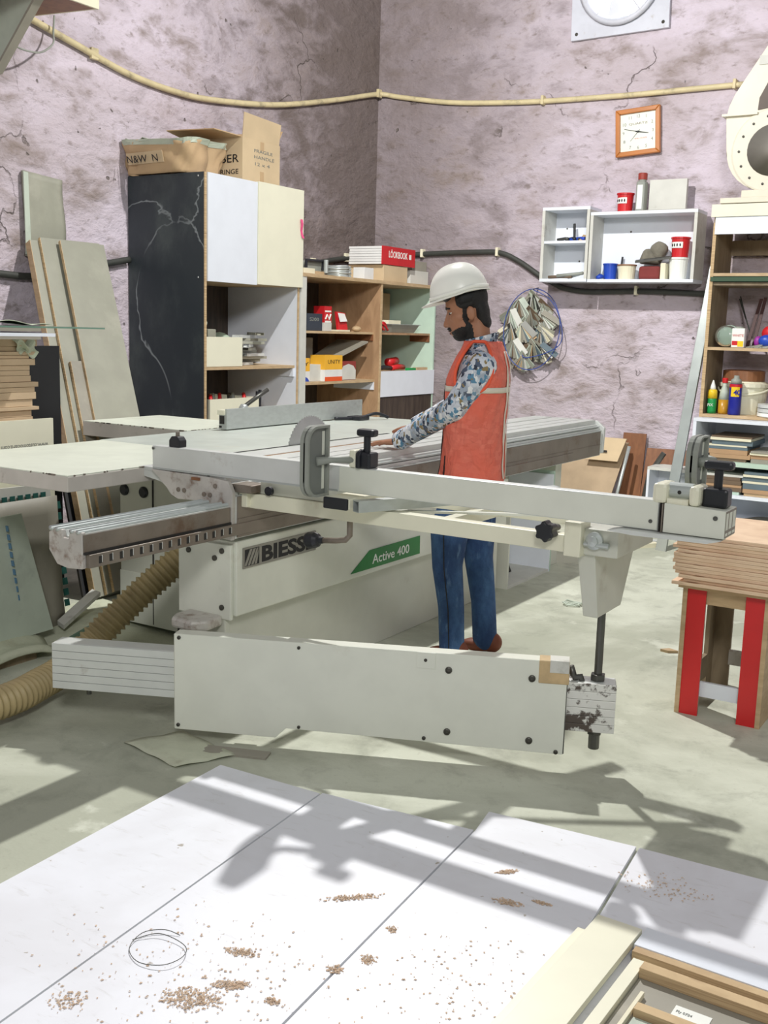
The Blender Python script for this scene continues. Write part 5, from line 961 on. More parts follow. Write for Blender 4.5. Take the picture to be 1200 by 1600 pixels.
# ================= cabinet parts in the front right corner =================
cx=Matrix.Translation((-0.79,2.40,0.0115)) @ Matrix.Rotation(math.radians(-1.5),4,'Z')   # local origin: far left corner
def cp(nm,lab,cat,x0,y0,z0,x1,y1,z1,mat,grp=None,bev=0.0008):
    return tag(B(x0,y0,z0,x1,y1,z1).xf(cx).build(nm, mat, bevel=bev), lab, cat, grp)
ZB=0.0
cp('cream_board','long cream board lying at the left of the cabinet parts','board',-0.07,-1.55,0.0,0.032,-0.035,0.018,K['mel2'])
cp('cream_board','cream board lying on top of the longer cream board','board',-0.04,-1.55,0.0185,0.075,0.02,0.0365,K['mel2'])
cp('cream_strip','narrow cream strip standing right of the stacked cream boards','strip',0.098,-1.55,0.0,0.128,-0.10,0.030,K['mel2'])
cp('white_strip','white panel strip lying at the far side of the cabinet parts','strip',0.078,-0.045,0.0,0.85,0.045,0.030,K['mel'])
cp('plywood_strip','plywood strip next to the white panel strip','strip',0.085,-0.075,0.0,0.85,-0.050,0.030,K['plye'])
cp('plywood_strip','second plywood strip across the beige base panel','strip',0.13,-0.150,0.0165,0.85,-0.118,0.042,K['plye'])
cp('plywood_strip','nearest plywood strip across the beige base panel','strip',0.172,-0.300,0.0165,0.85,-0.272,0.040,K['plye'])
cp('beige_base','beige base panel under the plywood strips','panel',0.131,-1.5,0.0,0.85,-0.10,0.016,K['greyb2'])
cp('cream_lath','thin cream lath on the beige base panel','lath',0.158,-1.4,0.0165,0.167,-0.215,0.030,K['ivory'])
cp('pale_strip','pale blue strip before the nearest plywood strip','strip',0.175,-0.345,0.0165,0.85,-0.305,0.024,K['palep'])
lbq=cp('paper_sticker','white printed sticker on the beige base panel','sticker',0.235,-0.245,0.0165,0.315,-0.200,0.0172,K['letw'],bev=0)
text('Ply 0724', 0.012, K['greyink'], lbq, tuple(cx @ Vector((0.241,-0.225,0.0176))), tuple(cx.to_3x3() @ Vector((1,0,0))), tuple(cx.to_3x3() @ Vector((0,1,0))), 'sticker_lettering', width=0.035)
# wire curl, shavings, floor bits
tag(G().tube(smoothpath([(-1.66,1.80,0.014),(-1.70,1.79,0.02),(-1.735,1.75,0.02),(-1.72,1.69,0.015),(-1.66,1.66,0.016),(-1.60,1.68,0.02),(-1.585,1.73,0.022),(-1.62,1.77,0.018),(-1.70,1.77,0.02),(-1.74,1.72,0.014)]),0.0010,6).build('wire_curl', K['steel'], smooth=True), 'thin curl of steel wire lying on the white sheets', 'wire')
def scatter(nm,lab,spots,mat,seed):
    random.seed(seed); g=G()
    for (x,y,rx,ry,n,ang) in spots:
        for k in range(n*2):
            a=random.uniform(0,2*PI); r=math.sqrt(random.random())*random.random()**0.35; px=r*rx*math.cos(a); py=r*ry*math.sin(a)
            X=x+px*math.cos(ang)-py*math.sin(ang); Y=y+px*math.sin(ang)+py*math.cos(ang)
            s=random.uniform(0.0012,0.0055); t=random.uniform(0,PI); c,q=math.cos(t)*s,math.sin(t)*s; zz=0.0118
            g.add([(X-c,Y-q,zz),(X+q*0.6,Y-c*0.6,zz+random.uniform(0.0008,0.0025)),(X+c,Y+q,zz),(X-q*0.6,Y+c*0.6,zz+0.0015)],[(0,1,2,3)])
    return tag(g.build(nm, mat), lab, 'shavings', kind='stuff')
SP=[]
import itertools
scatter('wood_shavings','brown wood shavings strewn over the white sheets',[(-1.415,2.19,0.095,0.018,110,0.75),(-1.47,1.63,0.085,0.05,200,0.5),(-1.43,1.72,0.05,0.02,120,0.6),(-1.494,1.83,0.05,0.02,90,0.3),(-1.14,2.545,0.04,0.013,90,0.8),(-1.07,2.40,0.05,0.02,90,0.2),(-0.99,2.45,0.035,0.01,60,0.1),(-1.27,1.90,0.025,0.02,50,0.2),(-1.23,1.976,0.025,0.025,50,0.2),(-1.318,1.723,0.02,0.014,50,0.2),(-1.25,2.12,0.02,0.02,30,0.4),(-1.68,1.475,0.06,0.04,50,0.3),(-1.0,2.0,0.25,0.3,90,0.4),(-1.5,1.7,0.5,0.35,160,0.2),(-0.75,2.72,0.14,0.08,70,0.1)],K['shav'],4)
tag(G().prism([(-1.47,4.93),(-1.43,4.92),(-1.39,4.95),(-1.44,4.97)],'z',0.0,0.012).build('wood_chip', K['ply']), 'pale wood chip alone on the open concrete floor', 'chip')
tag(G().tube([(-2.15+0.05*math.cos(k*0.9),5.47+0.04*math.sin(k*0.9)+0.004*k,0.012+0.006*math.sin(k*2)) for k in range(16)],0.005,6).build('wrapper_twist', K['palep']), 'twist of clear film on the floor behind the worker', 'wrapper')
# ================= left side: boards, packets, offcuts =================
BL=Vector((-4.27,3.96,0.0)); TL=Vector((-5.395,4.53,1.94)); W=Vector((0,0.53,0)); UPV=TL-BL; NB=Vector((0.86,0,0.51))
def lean(nm,lab,w0,w1,t,d,th,mat,edge,ext=1.0):
    o=BL+NB*d; a=o+W*w0; b=o+W*w1; t_=thing(nm,lab,'board',tuple(a))
    G().slab(a,b,b+UPV*t,a+UPV*t,NB*th).build('board_face', mat, t_)
    G().slab(a-Vector((0,0.004,0)),a,a+UPV*t,a-Vector((0,0.004,0))+UPV*t,NB*th).build('board_edge', edge, t_)
    return t_
lean('leaning_board','thick plywood-edged board leaning at the far left of the leaning boards',-0.02,0.95,0.995,0.0,0.045,K['greyb'],K['ply'])
lean('leaning_board','low black sheet added as the dark gap behind the plywood-edged boards',-0.08,0.6,0.42,-0.03,0.015,M('gap_shade_black',(20,22,26),0.6),K['dark'])  # black sheet added to paint the shade in the gap between boards
lean('leaning_board','scarred narrow grey board leaning before the thick one',0.10,1.0,1.0,0.047,0.018,K['greyb'],K['plye'])
lean('leaning_board','wide clean grey-green panel leaning in front of the other boards',0.33,1.0,0.985,0.085,0.018,K['greyb'],K['ply'])
lean('leaning_board','short grey board leaning low before the wide panel',0.17,0.33,0.62,0.068,0.018,K['greyb2'],K['plye'])
pk=thing('wrapped_packet','tall dusty plastic-wrapped packet standing behind the leaning boards','packet',(-5.38,4.7,1.6))
def pkf(u,v): return (-5.412+0.003*math.sin(9*v+4*u)+0.002*math.sin(23*u),4.53+0.30*u+0.01*math.sin(5*v),1.86+0.50*v-0.02*u)
G().grid(pkf,10,14).build('wrapping', K['greyb'], pk, smooth=True, thick=0.024); G().slab((-5.398,4.52,1.87),(-5.398,4.56,1.87),(-5.398,4.55,2.35),(-5.398,4.515,2.355),(0.006,0,0)).build('folded_edge', K['palep'], pk)
tag(B(-4.722,3.0,0.0,-4.702,4.15,1.34).build('void_shade_sheet', M('void_shade_black',(20,22,26),0.6)), 'tall black sheet painting in the dark void behind the mdf stack', 'board')  # black sheet stands in for the deep shade behind the stack
sd=thing('timber_stand','rough timber stand carrying the mdf stack','stand',(-4.5,3.35,0.0))
for x in (-4.66,-4.38):
    for y in (2.95,3.60): B(x,y,0.0,x+0.06,y+0.06,0.93).build('leg', K['rackw'], sd)
B(-4.68,2.9,0.93,-4.32,3.70,0.965).build('top_board', K['mdf'], sd)
random.seed(12); z=0.966; zs=[]
for i in range(15):
    h=random.choice((0.018,0.025,0.032,0.036)); e=random.uniform(-0.02,0.025)
    if z+h>1.385: break
    tag(B(-4.66,2.9,z,-4.345+e*0.3,3.665+e,z+h-0.0015).build('mdf_sheet', K['mdf'], bevel=0.001), 'tan mdf piece, number %s from the bottom of the stack at the left'%('one','two','three','four','five','six','seven','eight','nine','ten','eleven','twelve','thirteen','fourteen','fifteen')[i], 'mdf board', 'mdf stack'); z+=h
ztop=z
for i,(m,h,y1,l) in enumerate((('greyb2',0.014,3.60,'grey board directly on the mdf stack'),('mel',0.016,3.69,'bright white board above the grey board on the mdf stack'),('greyb2',0.016,3.60,'upper grey board under the glass sheet'))):
    tag(B(-4.62,2.8,z,-4.205,y1,z+h).build('thin_board', K[m]), l, 'board'); z+=h+(0.008 if i==1 else 0.0005)
tag(B(-4.60,2.8,z,-4.21,4.02,z+0.008).build('glass_sheet', K['glassg']), 'green glass sheet overhanging the boards on the mdf stack', 'glass sheet'); z+=0.009
tag(G().grid(lambda u,v:(-4.55+0.34*v,3.30+0.38*u,z+0.004+0.028*abs(math.sin(5*u+3*v))*(1-u*0.7)-0.02*max(0,u-0.85)),12,8).build('crumpled_paper', K['paper'], thick=0.002), 'crumpled pale wrapping paper on the glass sheet', 'paper')
tag(B(-4.6,2.8,z+0.036,-4.28,3.34,z+0.075).build('flat_cardboard', K['card'], bevel=0.003), 'flat brown cardboard on the paper and glass sheet', 'cardboard')
tag(G().ell((-4.42,3.27,z+0.105),(0.06,0.09,0.03),12,6).build('blue_bag', K['bluep'], smooth=True), 'small blue plastic bag on the flat cardboard', 'bag')
tag(G().grid(lambda u,v:(-4.335+0.02*math.sin(6*v)+0.012*v,3.53+0.11*u+0.05*v,ztop-0.003-0.075*v+0.02*math.sin(7*u)),8,8).build('torn_wrapper', K['paper'], thick=0.002), 'torn pale wrapper hanging down the mdf stack', 'paper')
cpn=thing('printed_panel','cream panel with upside-down print standing before the mdf stack','board',(-4.2,3.3,0.0))
B(-4.215,2.7,0.0,-4.197,3.655,1.002).build('panel_face', K['mel2'], cpn)
text('www.customboard.com', 0.03, K['greyink'], cpn, (-4.1965,3.62,0.885), (0,-1,0), (0,0,-1), 'printed_line', width=0.28); text('it is not used as a block of', 0.032, K['greyink'], cpn, (-4.1965,3.63,0.845), (0,-1,0), (0,0,-1), 'printed_line', width=0.40)
tpn=thing('teal_packet','sheet with teal block print under the extension table','board',(-4.05,3.3,0.0))
G().slab((-4.06,2.7,0.0),(-4.06,3.58,0.0),(-4.09,3.52,0.70),(-4.09,2.7,0.72),(0.012,0,0)).build('packet_face', K['melg'], tpn)
for k in range(9): G().slab((-4.072,3.10+k*0.045,0.60),(-4.072,3.128+k*0.045,0.60),(-4.073,3.128+k*0.045,0.665),(-4.073,3.10+k*0.045,0.665),(0.004,0,0)).build('teal_block', K['teal'], tpn)
for k in range(10): G().slab((-4.044,3.525+0.005*k,0.58-0.055*k),(-4.044,3.556+0.005*k,0.58-0.055*k),(-4.046,3.552+0.005*k,0.615-0.055*k),(-4.046,3.52+0.005*k,0.615-0.055*k),(0.002,0,0)).build('teal_block', K['teal'], tpn)
tag(G().grid(lambda u,v:(-3.975+0.03*math.sin(PI*u)*(1-v),2.75+0.72*u+0.035*(1-v),0.66*v-0.0+0.015*math.sin(PI*u)*0),10,8).build('bowed_grey_sheet', K['greyb2'], smooth=True, thick=0.008), 'bowed grey laminate sheet standing under the extension table', 'board')
pls=thing('pale_print_sheet','pale green sheet with faint blue print leaning at the left edge','board',(-3.85,2.9,0.0))
G().slab((-3.83,2.6,0.06),(-3.83,3.30,0.07),(-3.87,3.17,0.625),(-3.87,2.6,0.61),(0.010,0,0)).build('sheet_face', K['palep'], pls)
for k in range(9): G().slab((-3.842,3.07+0.006*k,0.56-0.04*k),(-3.842,3.076+0.006*k,0.56-0.04*k),(-3.844,3.074+0.006*k,0.585-0.04*k),(-3.844,3.068+0.006*k,0.585-0.04*k),(0.013,0,0)).build('blue_print', K['bluep'], pls)
for k in range(5): G().slab((-3.842,2.98,0.44-0.04*k),(-3.842,2.99,0.44-0.04*k),(-3.844,2.99,0.47-0.04*k),(-3.844,2.98,0.47-0.04*k),(0.013,0,0)).build('blue_print', K['bluep'], pls)
# dusty low platform with drooping edge, offcuts, glass strip
def dustf(u,v):
    x=-3.95+0.33*u; y=2.2+1.0*v
    e=max(0,(u-0.93)/0.07); f=max(0,(v-0.9)/0.1)
    return (x+0.03*math.sin(6*v), y+0.04*math.sin(5*u), 0.062+0.008*math.sin(11*u+4*v)+0.005*math.sin(17*v)-0.022*e*e-0.022*f*f)
tag(G().grid(dustf,24,24).build('dusty_sheet', K['dust'], smooth=True, thick=0.012), 'low board caked in pale sawdust by the hose', 'board')
tag(B(-3.93,2.22,0.0,-3.70,3.10,0.045).build('floor_batten', K['rackw']), 'dark battens under the sawdust-caked board', 'batten')
tag(G().grid(lambda u,v:(-4.3+1.0*u,3.2+0.8*v,0.004+0.03*math.sin(PI*u)*math.sin(PI*v)+0.004*math.sin(19*u+7*v)),20,16).build('sawdust_drift', K['dust'], smooth=True), 'drift of pale sawdust on the floor beside the hose', 'sawdust', kind='stuff')
tag(G().slab((-3.93,3.42,0.045),(-3.84,3.38,0.045),(-4.02,3.78,0.10),(-4.10,3.80,0.10),(0,0,0.02)).build('white_offcut', K['melg']), 'small white board offcut lying on the sawdust', 'offcut')
tag(G().slab((-3.66,3.22,0.045),(-3.652,3.22,0.045),(-3.80,3.62,0.05),(-3.808,3.62,0.05),(0,0,0.02)).build('glass_strip', K['glassg']), 'narrow green glass strip on the sawdust drift', 'strip')
tag(G().grid(lambda u,v:(-3.98+0.10*u,3.06+0.2*v,0.10+0.03*math.sin(7*u+9*v)),5,7).build('blue_film', K['bluep'], thick=0.002), 'scrap of bluish plastic film by the pale print sheet', 'film')
sk=tag(B(-3.90,3.93,0.0,-3.78,3.94,0.8).build('grey_slip', K['greyb2']), 'dark grey panel standing between the strips and the saw body', 'panel')
tag(G().grid(lambda u,v:(-2.68+0.30*u+0.10*v,2.62+0.20*v-0.06*u,0.003+0.006*abs(math.sin(7*u+5*v))),10,8).build('plastic_film', K['dust'], smooth=True, thick=0.0015), 'thin dusty film lying on the floor below the swing arm', 'film')
tag(B(-0.12,-0.03,0,0.12,0.03,0.008).xf(Matrix.Translation((-2.30,2.78,0.0)) @ Matrix.Rotation(0.35,4,'Z')).build('floor_slat', K['greyb2']), 'short grey slat on the floor at the far edge of the white sheets', 'slat')
# wall bracket platform top left
mz=thing('storage_platform','brown-bottomed platform on a pale gusset high on the left wall','platform',(-5.1,3.6,2.9))
G().hexa([(-5.43,2.2,3.25),(-4.86,2.2,3.222),(-4.86,4.60,3.222),(-5.43,4.60,3.25)],[(-5.43,2.2,3.29),(-4.86,2.2,3.26),(-4.86,4.60,3.26),(-5.43,4.60,3.29)]).build('underside_board', K['brown'], mz); 
G().slab((-5.43,4.60,3.252),(-4.86,4.60,3.224),(-4.86,4.60,3.38),(-5.43,4.60,3.38),(0,0.02,0)).build('end_board', K['ivory'], mz)
B(-4.86,2.2,3.222,-4.845,4.62,3.40).build('edge_strip', K['ivory'], mz)
for k in range(3): B(-5.4,2.2,3.305+0.018*k,-4.83+0.01*k,4.58-0.02*k,3.320+0.018*k).build('stored_board', (K['greyb'],K['ivory'],K['greyb2'])[k], mz)
G().prism([(-5.43,3.248),(-4.93,3.226),(-5.30,2.86),(-5.34,2.80),(-5.43,2.80)],'y',4.26,4.28).build('gusset', K['palep'], mz)
G().slab((-4.93,4.245,3.226),(-4.93,4.30,3.226),(-5.31,4.30,2.85),(-5.31,4.245,2.85),(0.02,0,0.0)).build('gusset_flange', K['greyb2'], mz)
tag(G().tube(smoothpath([(-5.2,4.30,3.0),(-5.2,4.40,2.99),(-5.25,4.55,3.02),(-5.3,4.68,3.10),(-5.35,4.73,3.18),(-5.35,4.74,3.28)]),0.006,6).build('loose_wire', K['grey'], smooth=True), 'loose grey wire looping below the storage platform', 'wire')

# ================= the worker =================
PM=Vector((-2.162,4.318,0)); PF=Vector((-0.951,-0.309,0)); PL=Vector((0.309,-0.951,0))
def L(a,b,z): return PM+PF*a+PL*b+Vector((0,0,z))
man = thing('person', 'worker in white hard hat, orange vest and jeans leaning over the saw table', 'person', tuple(PM))
def remeshed(g,name,mat,voxel,smooth,parent,it=6):
    me=bpy.data.meshes.new('tmp'); me.from_pydata(g.v,[],g.f); me.update()
    o=bpy.data.objects.new('tmp',me); COL.objects.link(o)
    md=o.modifiers.new('r','REMESH'); md.mode='VOXEL'; md.voxel_size=voxel
    if smooth: ms=o.modifiers.new('s','SMOOTH'); ms.factor=smooth; ms.iterations=it
    dg=bpy.context.evaluated_depsgraph_get(); dg.update()
    m2=bpy.data.meshes.new_from_object(o.evaluated_get(dg)); h=G()
    h.v=[tuple(v.co) for v in m2.vertices]; h.f=[tuple(p.vertices) for p in m2.polygons]
    bpy.data.objects.remove(o); bpy.data.meshes.remove(me); bpy.data.meshes.remove(m2)
    return h.build(name,mat,parent,smooth=True)
def chain(g,pts,n=12):   # pts: (vector, radius); tapered tube with round joints
    for (p,r),(q,s) in zip(pts,pts[1:]): g.cyl(p,q,r,s,n)
    for p,r in pts: g.ell(p,(r,r,r),n,8)
def torso(g,rows,n=32,fn=None):
    rs=[]
    for z,ac,ra,rb in rows:
        rs.append([L(ac+ra*math.copysign(abs(math.cos(t))**0.85,math.cos(t)), rb*math.copysign(abs(math.sin(t))**0.85,math.sin(t)), z) for t in [2*PI*k/n for k in range(n)]])
    g.rings(rs)
EAR=Vector((0.068,0,1.568)); pc,ps=math.cos(math.radians(12)),math.sin(math.radians(12))
def Hd(a,b,z): return L(EAR.x+a*pc+z*ps, b, EAR.z-a*ps+z*pc)
HR=(lambda: Matrix((tuple(PF*pc-Vector((0,0,ps))),tuple(PL),tuple(PF*ps+Vector((0,0,pc))))).transposed())()
# left hand wrist/knuckles, right hand
LW=Vector((-2.600,4.320,0.962)); LK=Vector((-2.690,4.352,0.950)); RW=Vector((-2.585,4.43,1.022)); RK=Vector((-2.648,4.462,1.012))
Lel=L(0.10,0.165,1.150); Rel=L(0.17,-0.235,1.135); Lsh=L(-0.012,0.150,1.335); Rsh=L(0.045,-0.150,1.34)
body=G()
torso(body,[(0.84,0.03,0.09,0.14),(1.0,0.035,0.095,0.14),(1.25,0.03,0.10,0.155),(1.34,0.02,0.085,0.15),(1.40,0.02,0.06,0.08),(1.44,0.03,0.054,0.056),(1.52,0.045,0.052,0.052)])
chain(body,[(Lsh,0.05),(Lel,0.040),(LW,0.026)]); chain(body,[(Rsh,0.05),(Rel,0.040),(RW,0.026)])
chain(body,[(L(0.03,0,1.38),0.058),(Hd(-0.015,0,-0.06),0.053)])
def hand(W_,K_,side,curl,spread,flat):
    d=(K_-W_).normalized(); up=Vector((0,0,1)); lat=d.cross(up).normalized(); nrm=lat.cross(d).normalized()
    r=[]
    for k,(t,w,h) in enumerate(((-0.02,0.024,0.018),(0.3,0.032,0.016),(0.7,0.040,0.0145),(1.0,0.041,0.012))):
        c=W_.lerp(K_,t) if t>=0 else W_+d*t*1.0
        r.append([c+lat*(w*math.cos(2*PI*i/14))+nrm*(h*math.sin(2*PI*i/14)) for i in range(14)])
    body.rings(r)
    for i,(off,ln) in enumerate(((-0.031,0.072),(-0.0105,0.082),(0.0105,0.076),(0.031,0.060))):
        b=K_+lat*off-d*0.012; a0=curl*0.35; a1=curl*1.0; a2=curl*1.7; dd=(d+lat*off*spread).normalized()
        def stp(p,a,l): return p+(dd*math.cos(a)-nrm*math.sin(a))*l
        p1=stp(b,a0,ln*0.52); p2=stp(p1,a1,ln*0.33); p3=stp(p2,a2,ln*0.30)
        chain(body,[(b,0.0105),(p1,0.0092),(p2,0.0082),(p3,0.0068)],10)
    tb0=W_.lerp(K_,0.25)+lat*side*0.026; t1=tb0+d*0.034+lat*side*0.026-nrm*0.006; t2=t1+d*0.032+lat*side*0.010-nrm*0.008
    chain(body,[(tb0,0.013),(t1,0.0108),(t2,0.0082)],10)
hand(LW,LK,1,0.16,9,True); hand(RW,RK,-1,0.75,4,False)
# legs inside the jeans
LKn=L(0.118,0.095,0.44); RKn=L(0.005,-0.09,0.45)
chain(body,[(L(0.04,0.08,0.84),0.075),(LKn,0.052),(L(0.078,0.115,0.08),0.040),(L(0.078,0.120,0.045),0.036)]); chain(body,[(L(0.03,-0.08,0.84),0.075),(RKn,0.052),(L(-0.045,-0.062,0.08),0.040),(L(-0.045,-0.062,0.045),0.036)])
# head
body.ell(Hd(0.020,0,0.045),(0.092,0.072,0.105),24,16,HR); body.ell(Hd(0.055,0,-0.035),(0.062,0.058,0.085),20,12,HR); body.ell(Hd(0.068,0,-0.085),(0.036,0.036,0.034),16,10,HR)
body.ell(Hd(0.085,0.0,0.035),(0.030,0.05,0.020),16,8,HR)        # brow
chain(body,[(Hd(0.100,0,0.018),0.010),(Hd(0.117,0,-0.020),0.012),(Hd(0.124,0,-0.036),0.0135)],12); 
for s in (-1,1):
    body.ell(Hd(0.112,0.012*s,-0.040),(0.012,0.009,0.009),10,6,HR); body.ell(Hd(0.060,0.045*s,-0.015),(0.034,0.020,0.026),12,8,HR)
    body.ell(Hd(-0.006,0.078*s,-0.008),(0.020,0.009,0.032),14,8,HR); body.ell(Hd(-0.002,0.083*s,-0.004),(0.013,0.005,0.022),12,8,HR)
body.ell(Hd(0.104,0,-0.064),(0.014,0.024,0.007),12,6,HR); body.ell(Hd(0.101,0,-0.078),(0.013,0.021,0.007),12,6,HR)
skin=remeshed(body,'body',K['skin'],0.0042,0.5,man,3)
for s in (-1,1):
    G().ell(Hd(0.084,0.034*s,0.010),(0.011,0.0135,0.0065),12,8,HR).build('eye', K['eyew'], man, smooth=True)
    G().ell(Hd(0.0935,0.036*s,0.008),(0.0035,0.007,0.006),10,6,HR).build('iris', K['ink'], man, smooth=True)
    G().tube([Hd(0.108,0.014*s,0.030),Hd(0.104,0.032*s,0.034),Hd(0.088,0.052*s,0.028)],lambda k:(0.0055,0.006,0.0035)[k],8).build('eyebrow', K['hair'], man, smooth=True)
    G().tube([Hd(0.103,0.020*s,0.0175),Hd(0.098,0.034*s,0.0195),Hd(0.086,0.048*s,0.014)],0.0035,6).build('eyelid', K['skin'], man, smooth=True)
G().ell(Hd(0.106,0,-0.0655),(0.014,0.023,0.0055),12,6,HR).build('upper_lip', K['lips'], man, smooth=True); G().ell(Hd(0.1035,0,-0.077),(0.013,0.021,0.006),12,6,HR).build('lower_lip', K['lips'], man, smooth=True)
mo=G(); mo.ell(Hd(0.112,0,-0.056),(0.010,0.028,0.006),14,6,HR)
for s in (-1,1): mo.ell(Hd(0.103,0.022*s,-0.062),(0.011,0.012,0.008),10,6,HR)
mo.build('moustache', K['hair'], man, smooth=True)
me=skin.data; me.materials.append(K['hair']); inv=HR.transposed(); e0=L(EAR.x,0,EAR.z)-PM
for p in me.polygons:
    q=inv @ (Vector(p.center)-e0); a,b_,z=q; nz=0.004*math.sin(90*a+70*z)
    side=(0.010<a<0.033+nz and -0.085<z<0.05 and abs(b_)>0.045)
    jaw=(a>=0.0 and z< -0.062-0.10*(a-0.02)+nz and z>-0.15 and not (a>0.09 and abs(b_)<0.022 and z>-0.088))
    cheek=(0.005<a<0.085 and z< -0.052-0.28*(a-0.02)+nz and z>-0.14 and abs(b_)>0.028)
    mous=(a>0.088 and -0.066<z<-0.050 and abs(b_)<0.036)
    if side or jaw or cheek or mous: p.material_index=1
hr=G(); hr.ell(Hd(0.006,0,0.062),(0.087,0.078,0.092),24,14,HR); hr.ell(Hd(-0.044,0,-0.005),(0.034,0.060,0.070),18,12,HR); hr.ell(Hd(-0.052,0,-0.052),(0.026,0.050,0.036),16,10,HR)
hr.ell(Hd(0.085,0,0.075),(0.035,0.062,0.020),16,8,HR)
for s in (-1,1): hr.ell(Hd(0.012,0.070*s,0.048),(0.045,0.012,0.034),12,8,HR)
remeshed(hr,'hair',K['hair'],0.0055,0.5,man,4)
# hard hat
hc,hs=math.cos(math.radians(15.4)),math.sin(math.radians(15.4))
def Ht(f,b,u):
    return L(EAR.x+0.062+f*hc+u*hs, b, EAR.z+0.066-f*hs+u*hc)
def dome(u,v):
    t=2*PI*u; e=v*PI/2
    return Ht((0.130*math.cos(e)**0.85)*math.cos(t)-0.004, (0.111*math.cos(e)**0.85)*math.sin(t), 0.138*math.sin(e)**0.95+ (0.006*math.exp(-((math.sin(t)*math.cos(e))/0.16)**2)*math.sin(e)))
hat=G().grid(dome,48,16).build('hard_hat', K['hat'], man, smooth=True, thick=0.003, label='white hard hat')
def brim(u,v):
    t=2*PI*u; c=math.cos(t); f=max(0,c)
    ex=0.010+0.040*f**2.2; R=(0.128+ex*v)*c-0.004; S=(0.109+(0.010+0.006*f)*v)*math.sin(t)
    return Ht(R,S,0.002-0.006*v-0.006*v*f+0.008*math.exp(-((c+0.55)/0.35)**2))
G().grid(brim,64,4).build('brim', K['hat'], hat, smooth=True, thick=0.004)
G().grid(lambda u,v:Ht(0.1335*math.cos(2*PI*u)-0.004,0.1145*math.sin(2*PI*u),0.004+0.016*v+0.008*math.exp(-((math.cos(2*PI*u)+0.55)/0.35)**2)),64,1).build('rim_band', K['hat'], hat, smooth=True, thick=0.003)
G().grid(lambda u,v:Ht(0.098*math.cos(PI*0.5+PI*u)-0.012,0.090*math.sin(PI*0.5+PI*u),-0.040+0.045*v),24,1).build('suspension_strap', K['rubber'], hat, smooth=True, thick=0.004)
# shirt
sh=G()
torso(sh,[(0.80,0.035,0.112,0.160),(0.95,0.036,0.114,0.160),(1.10,0.034,0.114,0.160),(1.25,0.028,0.118,0.176),(1.33,0.018,0.104,0.178),(1.38,0.016,0.086,0.150),(1.415,0.02,0.070,0.092),(1.435,0.026,0.066,0.070)])
chain(sh,[(L(-0.008,0.140,1.330),0.070),(L(0.035,0.165,1.25),0.063),(Lel,0.056),(Lel.lerp(LW,0.55),0.050),(LW+(Lel-LW).normalized()*0.045,0.044)]); g=None
chain(sh,[(L(0.03,-0.140,1.335),0.068),(Rel,0.056),(Rel.lerp(RW,0.5),0.048),(RW+(Rel-RW).normalized()*0.045,0.043)])
remeshed(sh,'shirt',K['shirt'],0.007,0.5,man,6)
for w,e in ((LW,Lel),(RW,Rel)):
    d=(e-w).normalized(); G().tube([w+d*0.012,w+d*0.03,w+d*0.075],lambda k:(0.044,0.0455,0.047)[k],20).build('cuff', K['shirt'], man, smooth=True)
G().grid(lambda u,v:L(0.030-0.012*v+(0.068+0.004*v)*math.cos(2*PI*u*0.93+0.22),(0.069-0.003*v)*math.sin(2*PI*u*0.93+0.22),1.408+0.012*math.cos(2*PI*u)*-1.6+0.055*v),40,3).build('collar', K['shirt'], man, smooth=True, thick=0.007)
# jeans
je=G()
torso(je,[(0.74,0.035,0.100,0.150),(0.80,0.035,0.108,0.160),(0.90,0.035,0.104,0.155),(0.97,0.035,0.100,0.150)])
chain(je,[(L(0.05,0.080,0.80),0.094),(L(0.115,0.088,0.60),0.088),(LKn,0.070),(L(0.092,0.100,0.25),0.060),(L(0.078,0.120,0.055),0.058)],16)
chain(je,[(L(0.02,-0.080,0.80),0.092),(L(0.012,-0.085,0.60),0.080),(RKn,0.068),(L(-0.028,-0.075,0.25),0.058),(L(-0.045,-0.062,0.070),0.058)],16)
remeshed(je,'jeans',K['jeans'],0.008,0.5,man,6)
G().tube([L(0.078,0.172,0.72),L(0.125,0.178,0.60),L(0.120,0.167,0.44),L(0.095,0.162,0.25),L(0.08,0.180,0.05)],0.0025,6).build('side_seam', K['ink'], man)
for a,b,y in ((0.078,0.120,0.20),(-0.05,-0.062,-0.12)):
    s=G(); s.ell(L(a+0.035,b,0.038),(0.085,0.040,0.032),18,10,Matrix((tuple(PF),tuple(PL),(0,0,1))).transposed()); s.ell(L(a-0.03,b,0.055),(0.05,0.042,0.05),14,8)
    s.v=[(p[0],p[1],max(p[2],0.002)) for p in s.v]; remeshed(s,'shoe',K['shoe'],0.008,0.5,man,3)
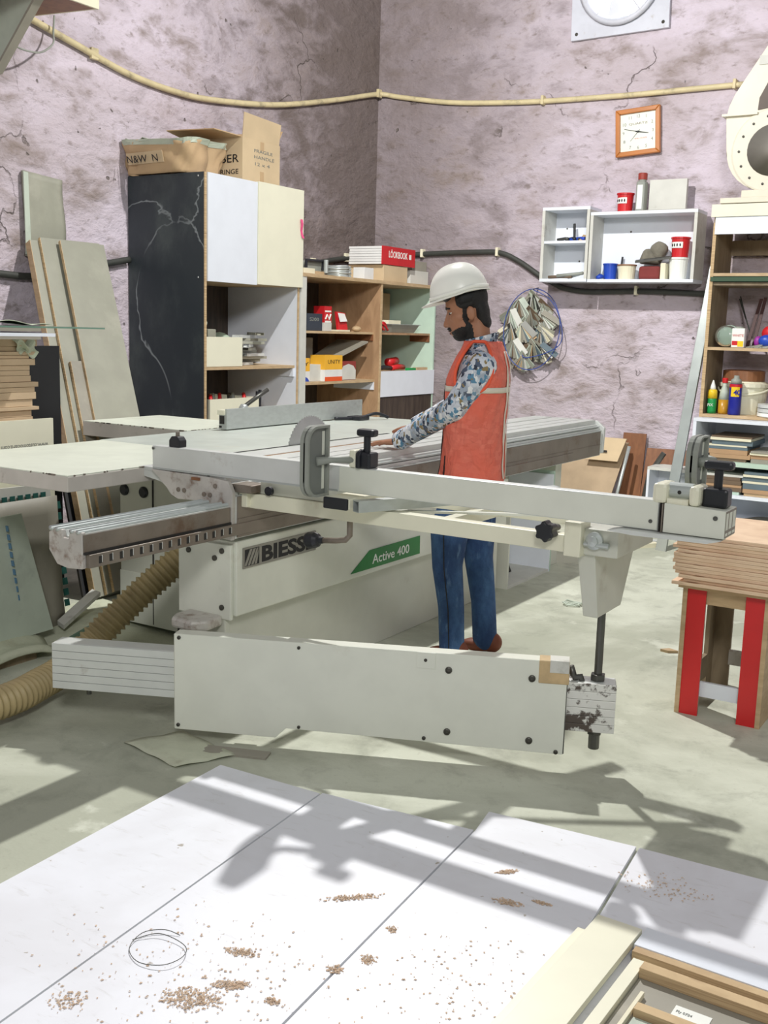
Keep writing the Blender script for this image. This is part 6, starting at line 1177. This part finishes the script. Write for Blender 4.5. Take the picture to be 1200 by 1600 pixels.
# safety vest
VR=[(0.825,0.036,0.143,0.186),(0.90,0.036,0.138,0.182),(1.0,0.035,0.134,0.178),(1.1,0.034,0.133,0.178),(1.2,0.031,0.135,0.188),(1.27,0.027,0.134,0.196),(1.33,0.019,0.121,0.200),(1.37,0.015,0.106,0.182),(1.40,0.013,0.094,0.150),(1.425,0.014,0.086,0.115),(1.44,0.016,0.083,0.095)]
def vr(z):
    for (z0,*p),(z1,*q) in zip(VR,VR[1:]):
        if z<=z1: 
            t=(z-z0)/(z1-z0); return [a+(b-a)*t for a,b in zip(p,q)]
    return VR[-1][1:]
def vp(t,z,off=0.0):
    ac,ra,rb=vr(z); w=1+0.07*math.sin(5*t+9*z)*max(0,(1.2-z))+0.012*math.sin(13*t-31*z)+0.008*math.sin(9*t+53*z)
    return L(ac+(ra*w+off)*math.copysign(abs(math.cos(t))**0.85,math.cos(t)), (rb*w+off)*math.copysign(abs(math.sin(t))**0.85,math.sin(t)), z)
ve=G(); NT,NZ=132,100; idx={}
def keep(t,z):
    t=(t+PI)%(2*PI)-PI
    for s in (1,-1):
        cz=1.335; ct=s*PI*0.50
        dt=(t-ct)*0.16
        if (dt/0.098)**2+((z-cz)/0.115)**2<1: return False
    if abs(t)<0.10 and z<1.3: return False
    if abs(t)<0.10+1.1*max(0,(z-1.25))/0.2*0.5: return False
    if abs(t-0.65)<0.16*max(0,(0.93-z)/0.11) : return False
    return True
def vi(i,j):
    k=(i%NT,j)
    if k not in idx:
        idx[k]=len(ve.v); ve.v.append(tuple(vp(2*PI*(i%NT)/NT,0.825+0.615*j/NZ)))
    return idx[k]
for j in range(NZ):
    for i in range(NT):
        if keep(2*PI*(i+0.5)/NT,0.825+0.615*(j+0.5)/NZ): ve.f.append((vi(i,j),vi(i+1,j),vi(i+1,j+1),vi(i,j+1)))
vest=ve.build('safety_vest', K['vest'], man, smooth=True, thick=0.005, label='orange mesh safety vest')
for s in (1,-1):    # bright binding round each armhole
    G().tube([vp(s*PI*0.5+0.098/0.16*math.cos(a),1.335+0.115*math.sin(a) if 1.335+0.115*math.sin(a)<1.44 else 1.44,0.004) for a in [2*PI*k/40 for k in range(41)]],0.0075,8).build('armhole_binding', M('orange_binding',(240,96,62),0.6), vest, smooth=True)
G().grid(lambda u,v:vp(0.35+(2*PI-0.7)*u,1.222+0.024*v,0.0055),64,1).build('reflective_band', K['refl'], vest, smooth=True, thick=0.002)
for t0 in (PI*0.95,PI*1.05): G().grid(lambda u,v:vp(t0-0.06+0.12*u,0.84+0.56*v,0.0065),2,40).build('reflective_strip', K['refl'], vest, smooth=True, thick=0.002)
for t0 in (0.12,-0.12,0.80): G().tube([vp(t0,0.83+(0.44 if t0<0.7 else 0.11)*k/16,0.004) for k in range(17)],0.004,6).build('black_piping', K['pipe'], vest)
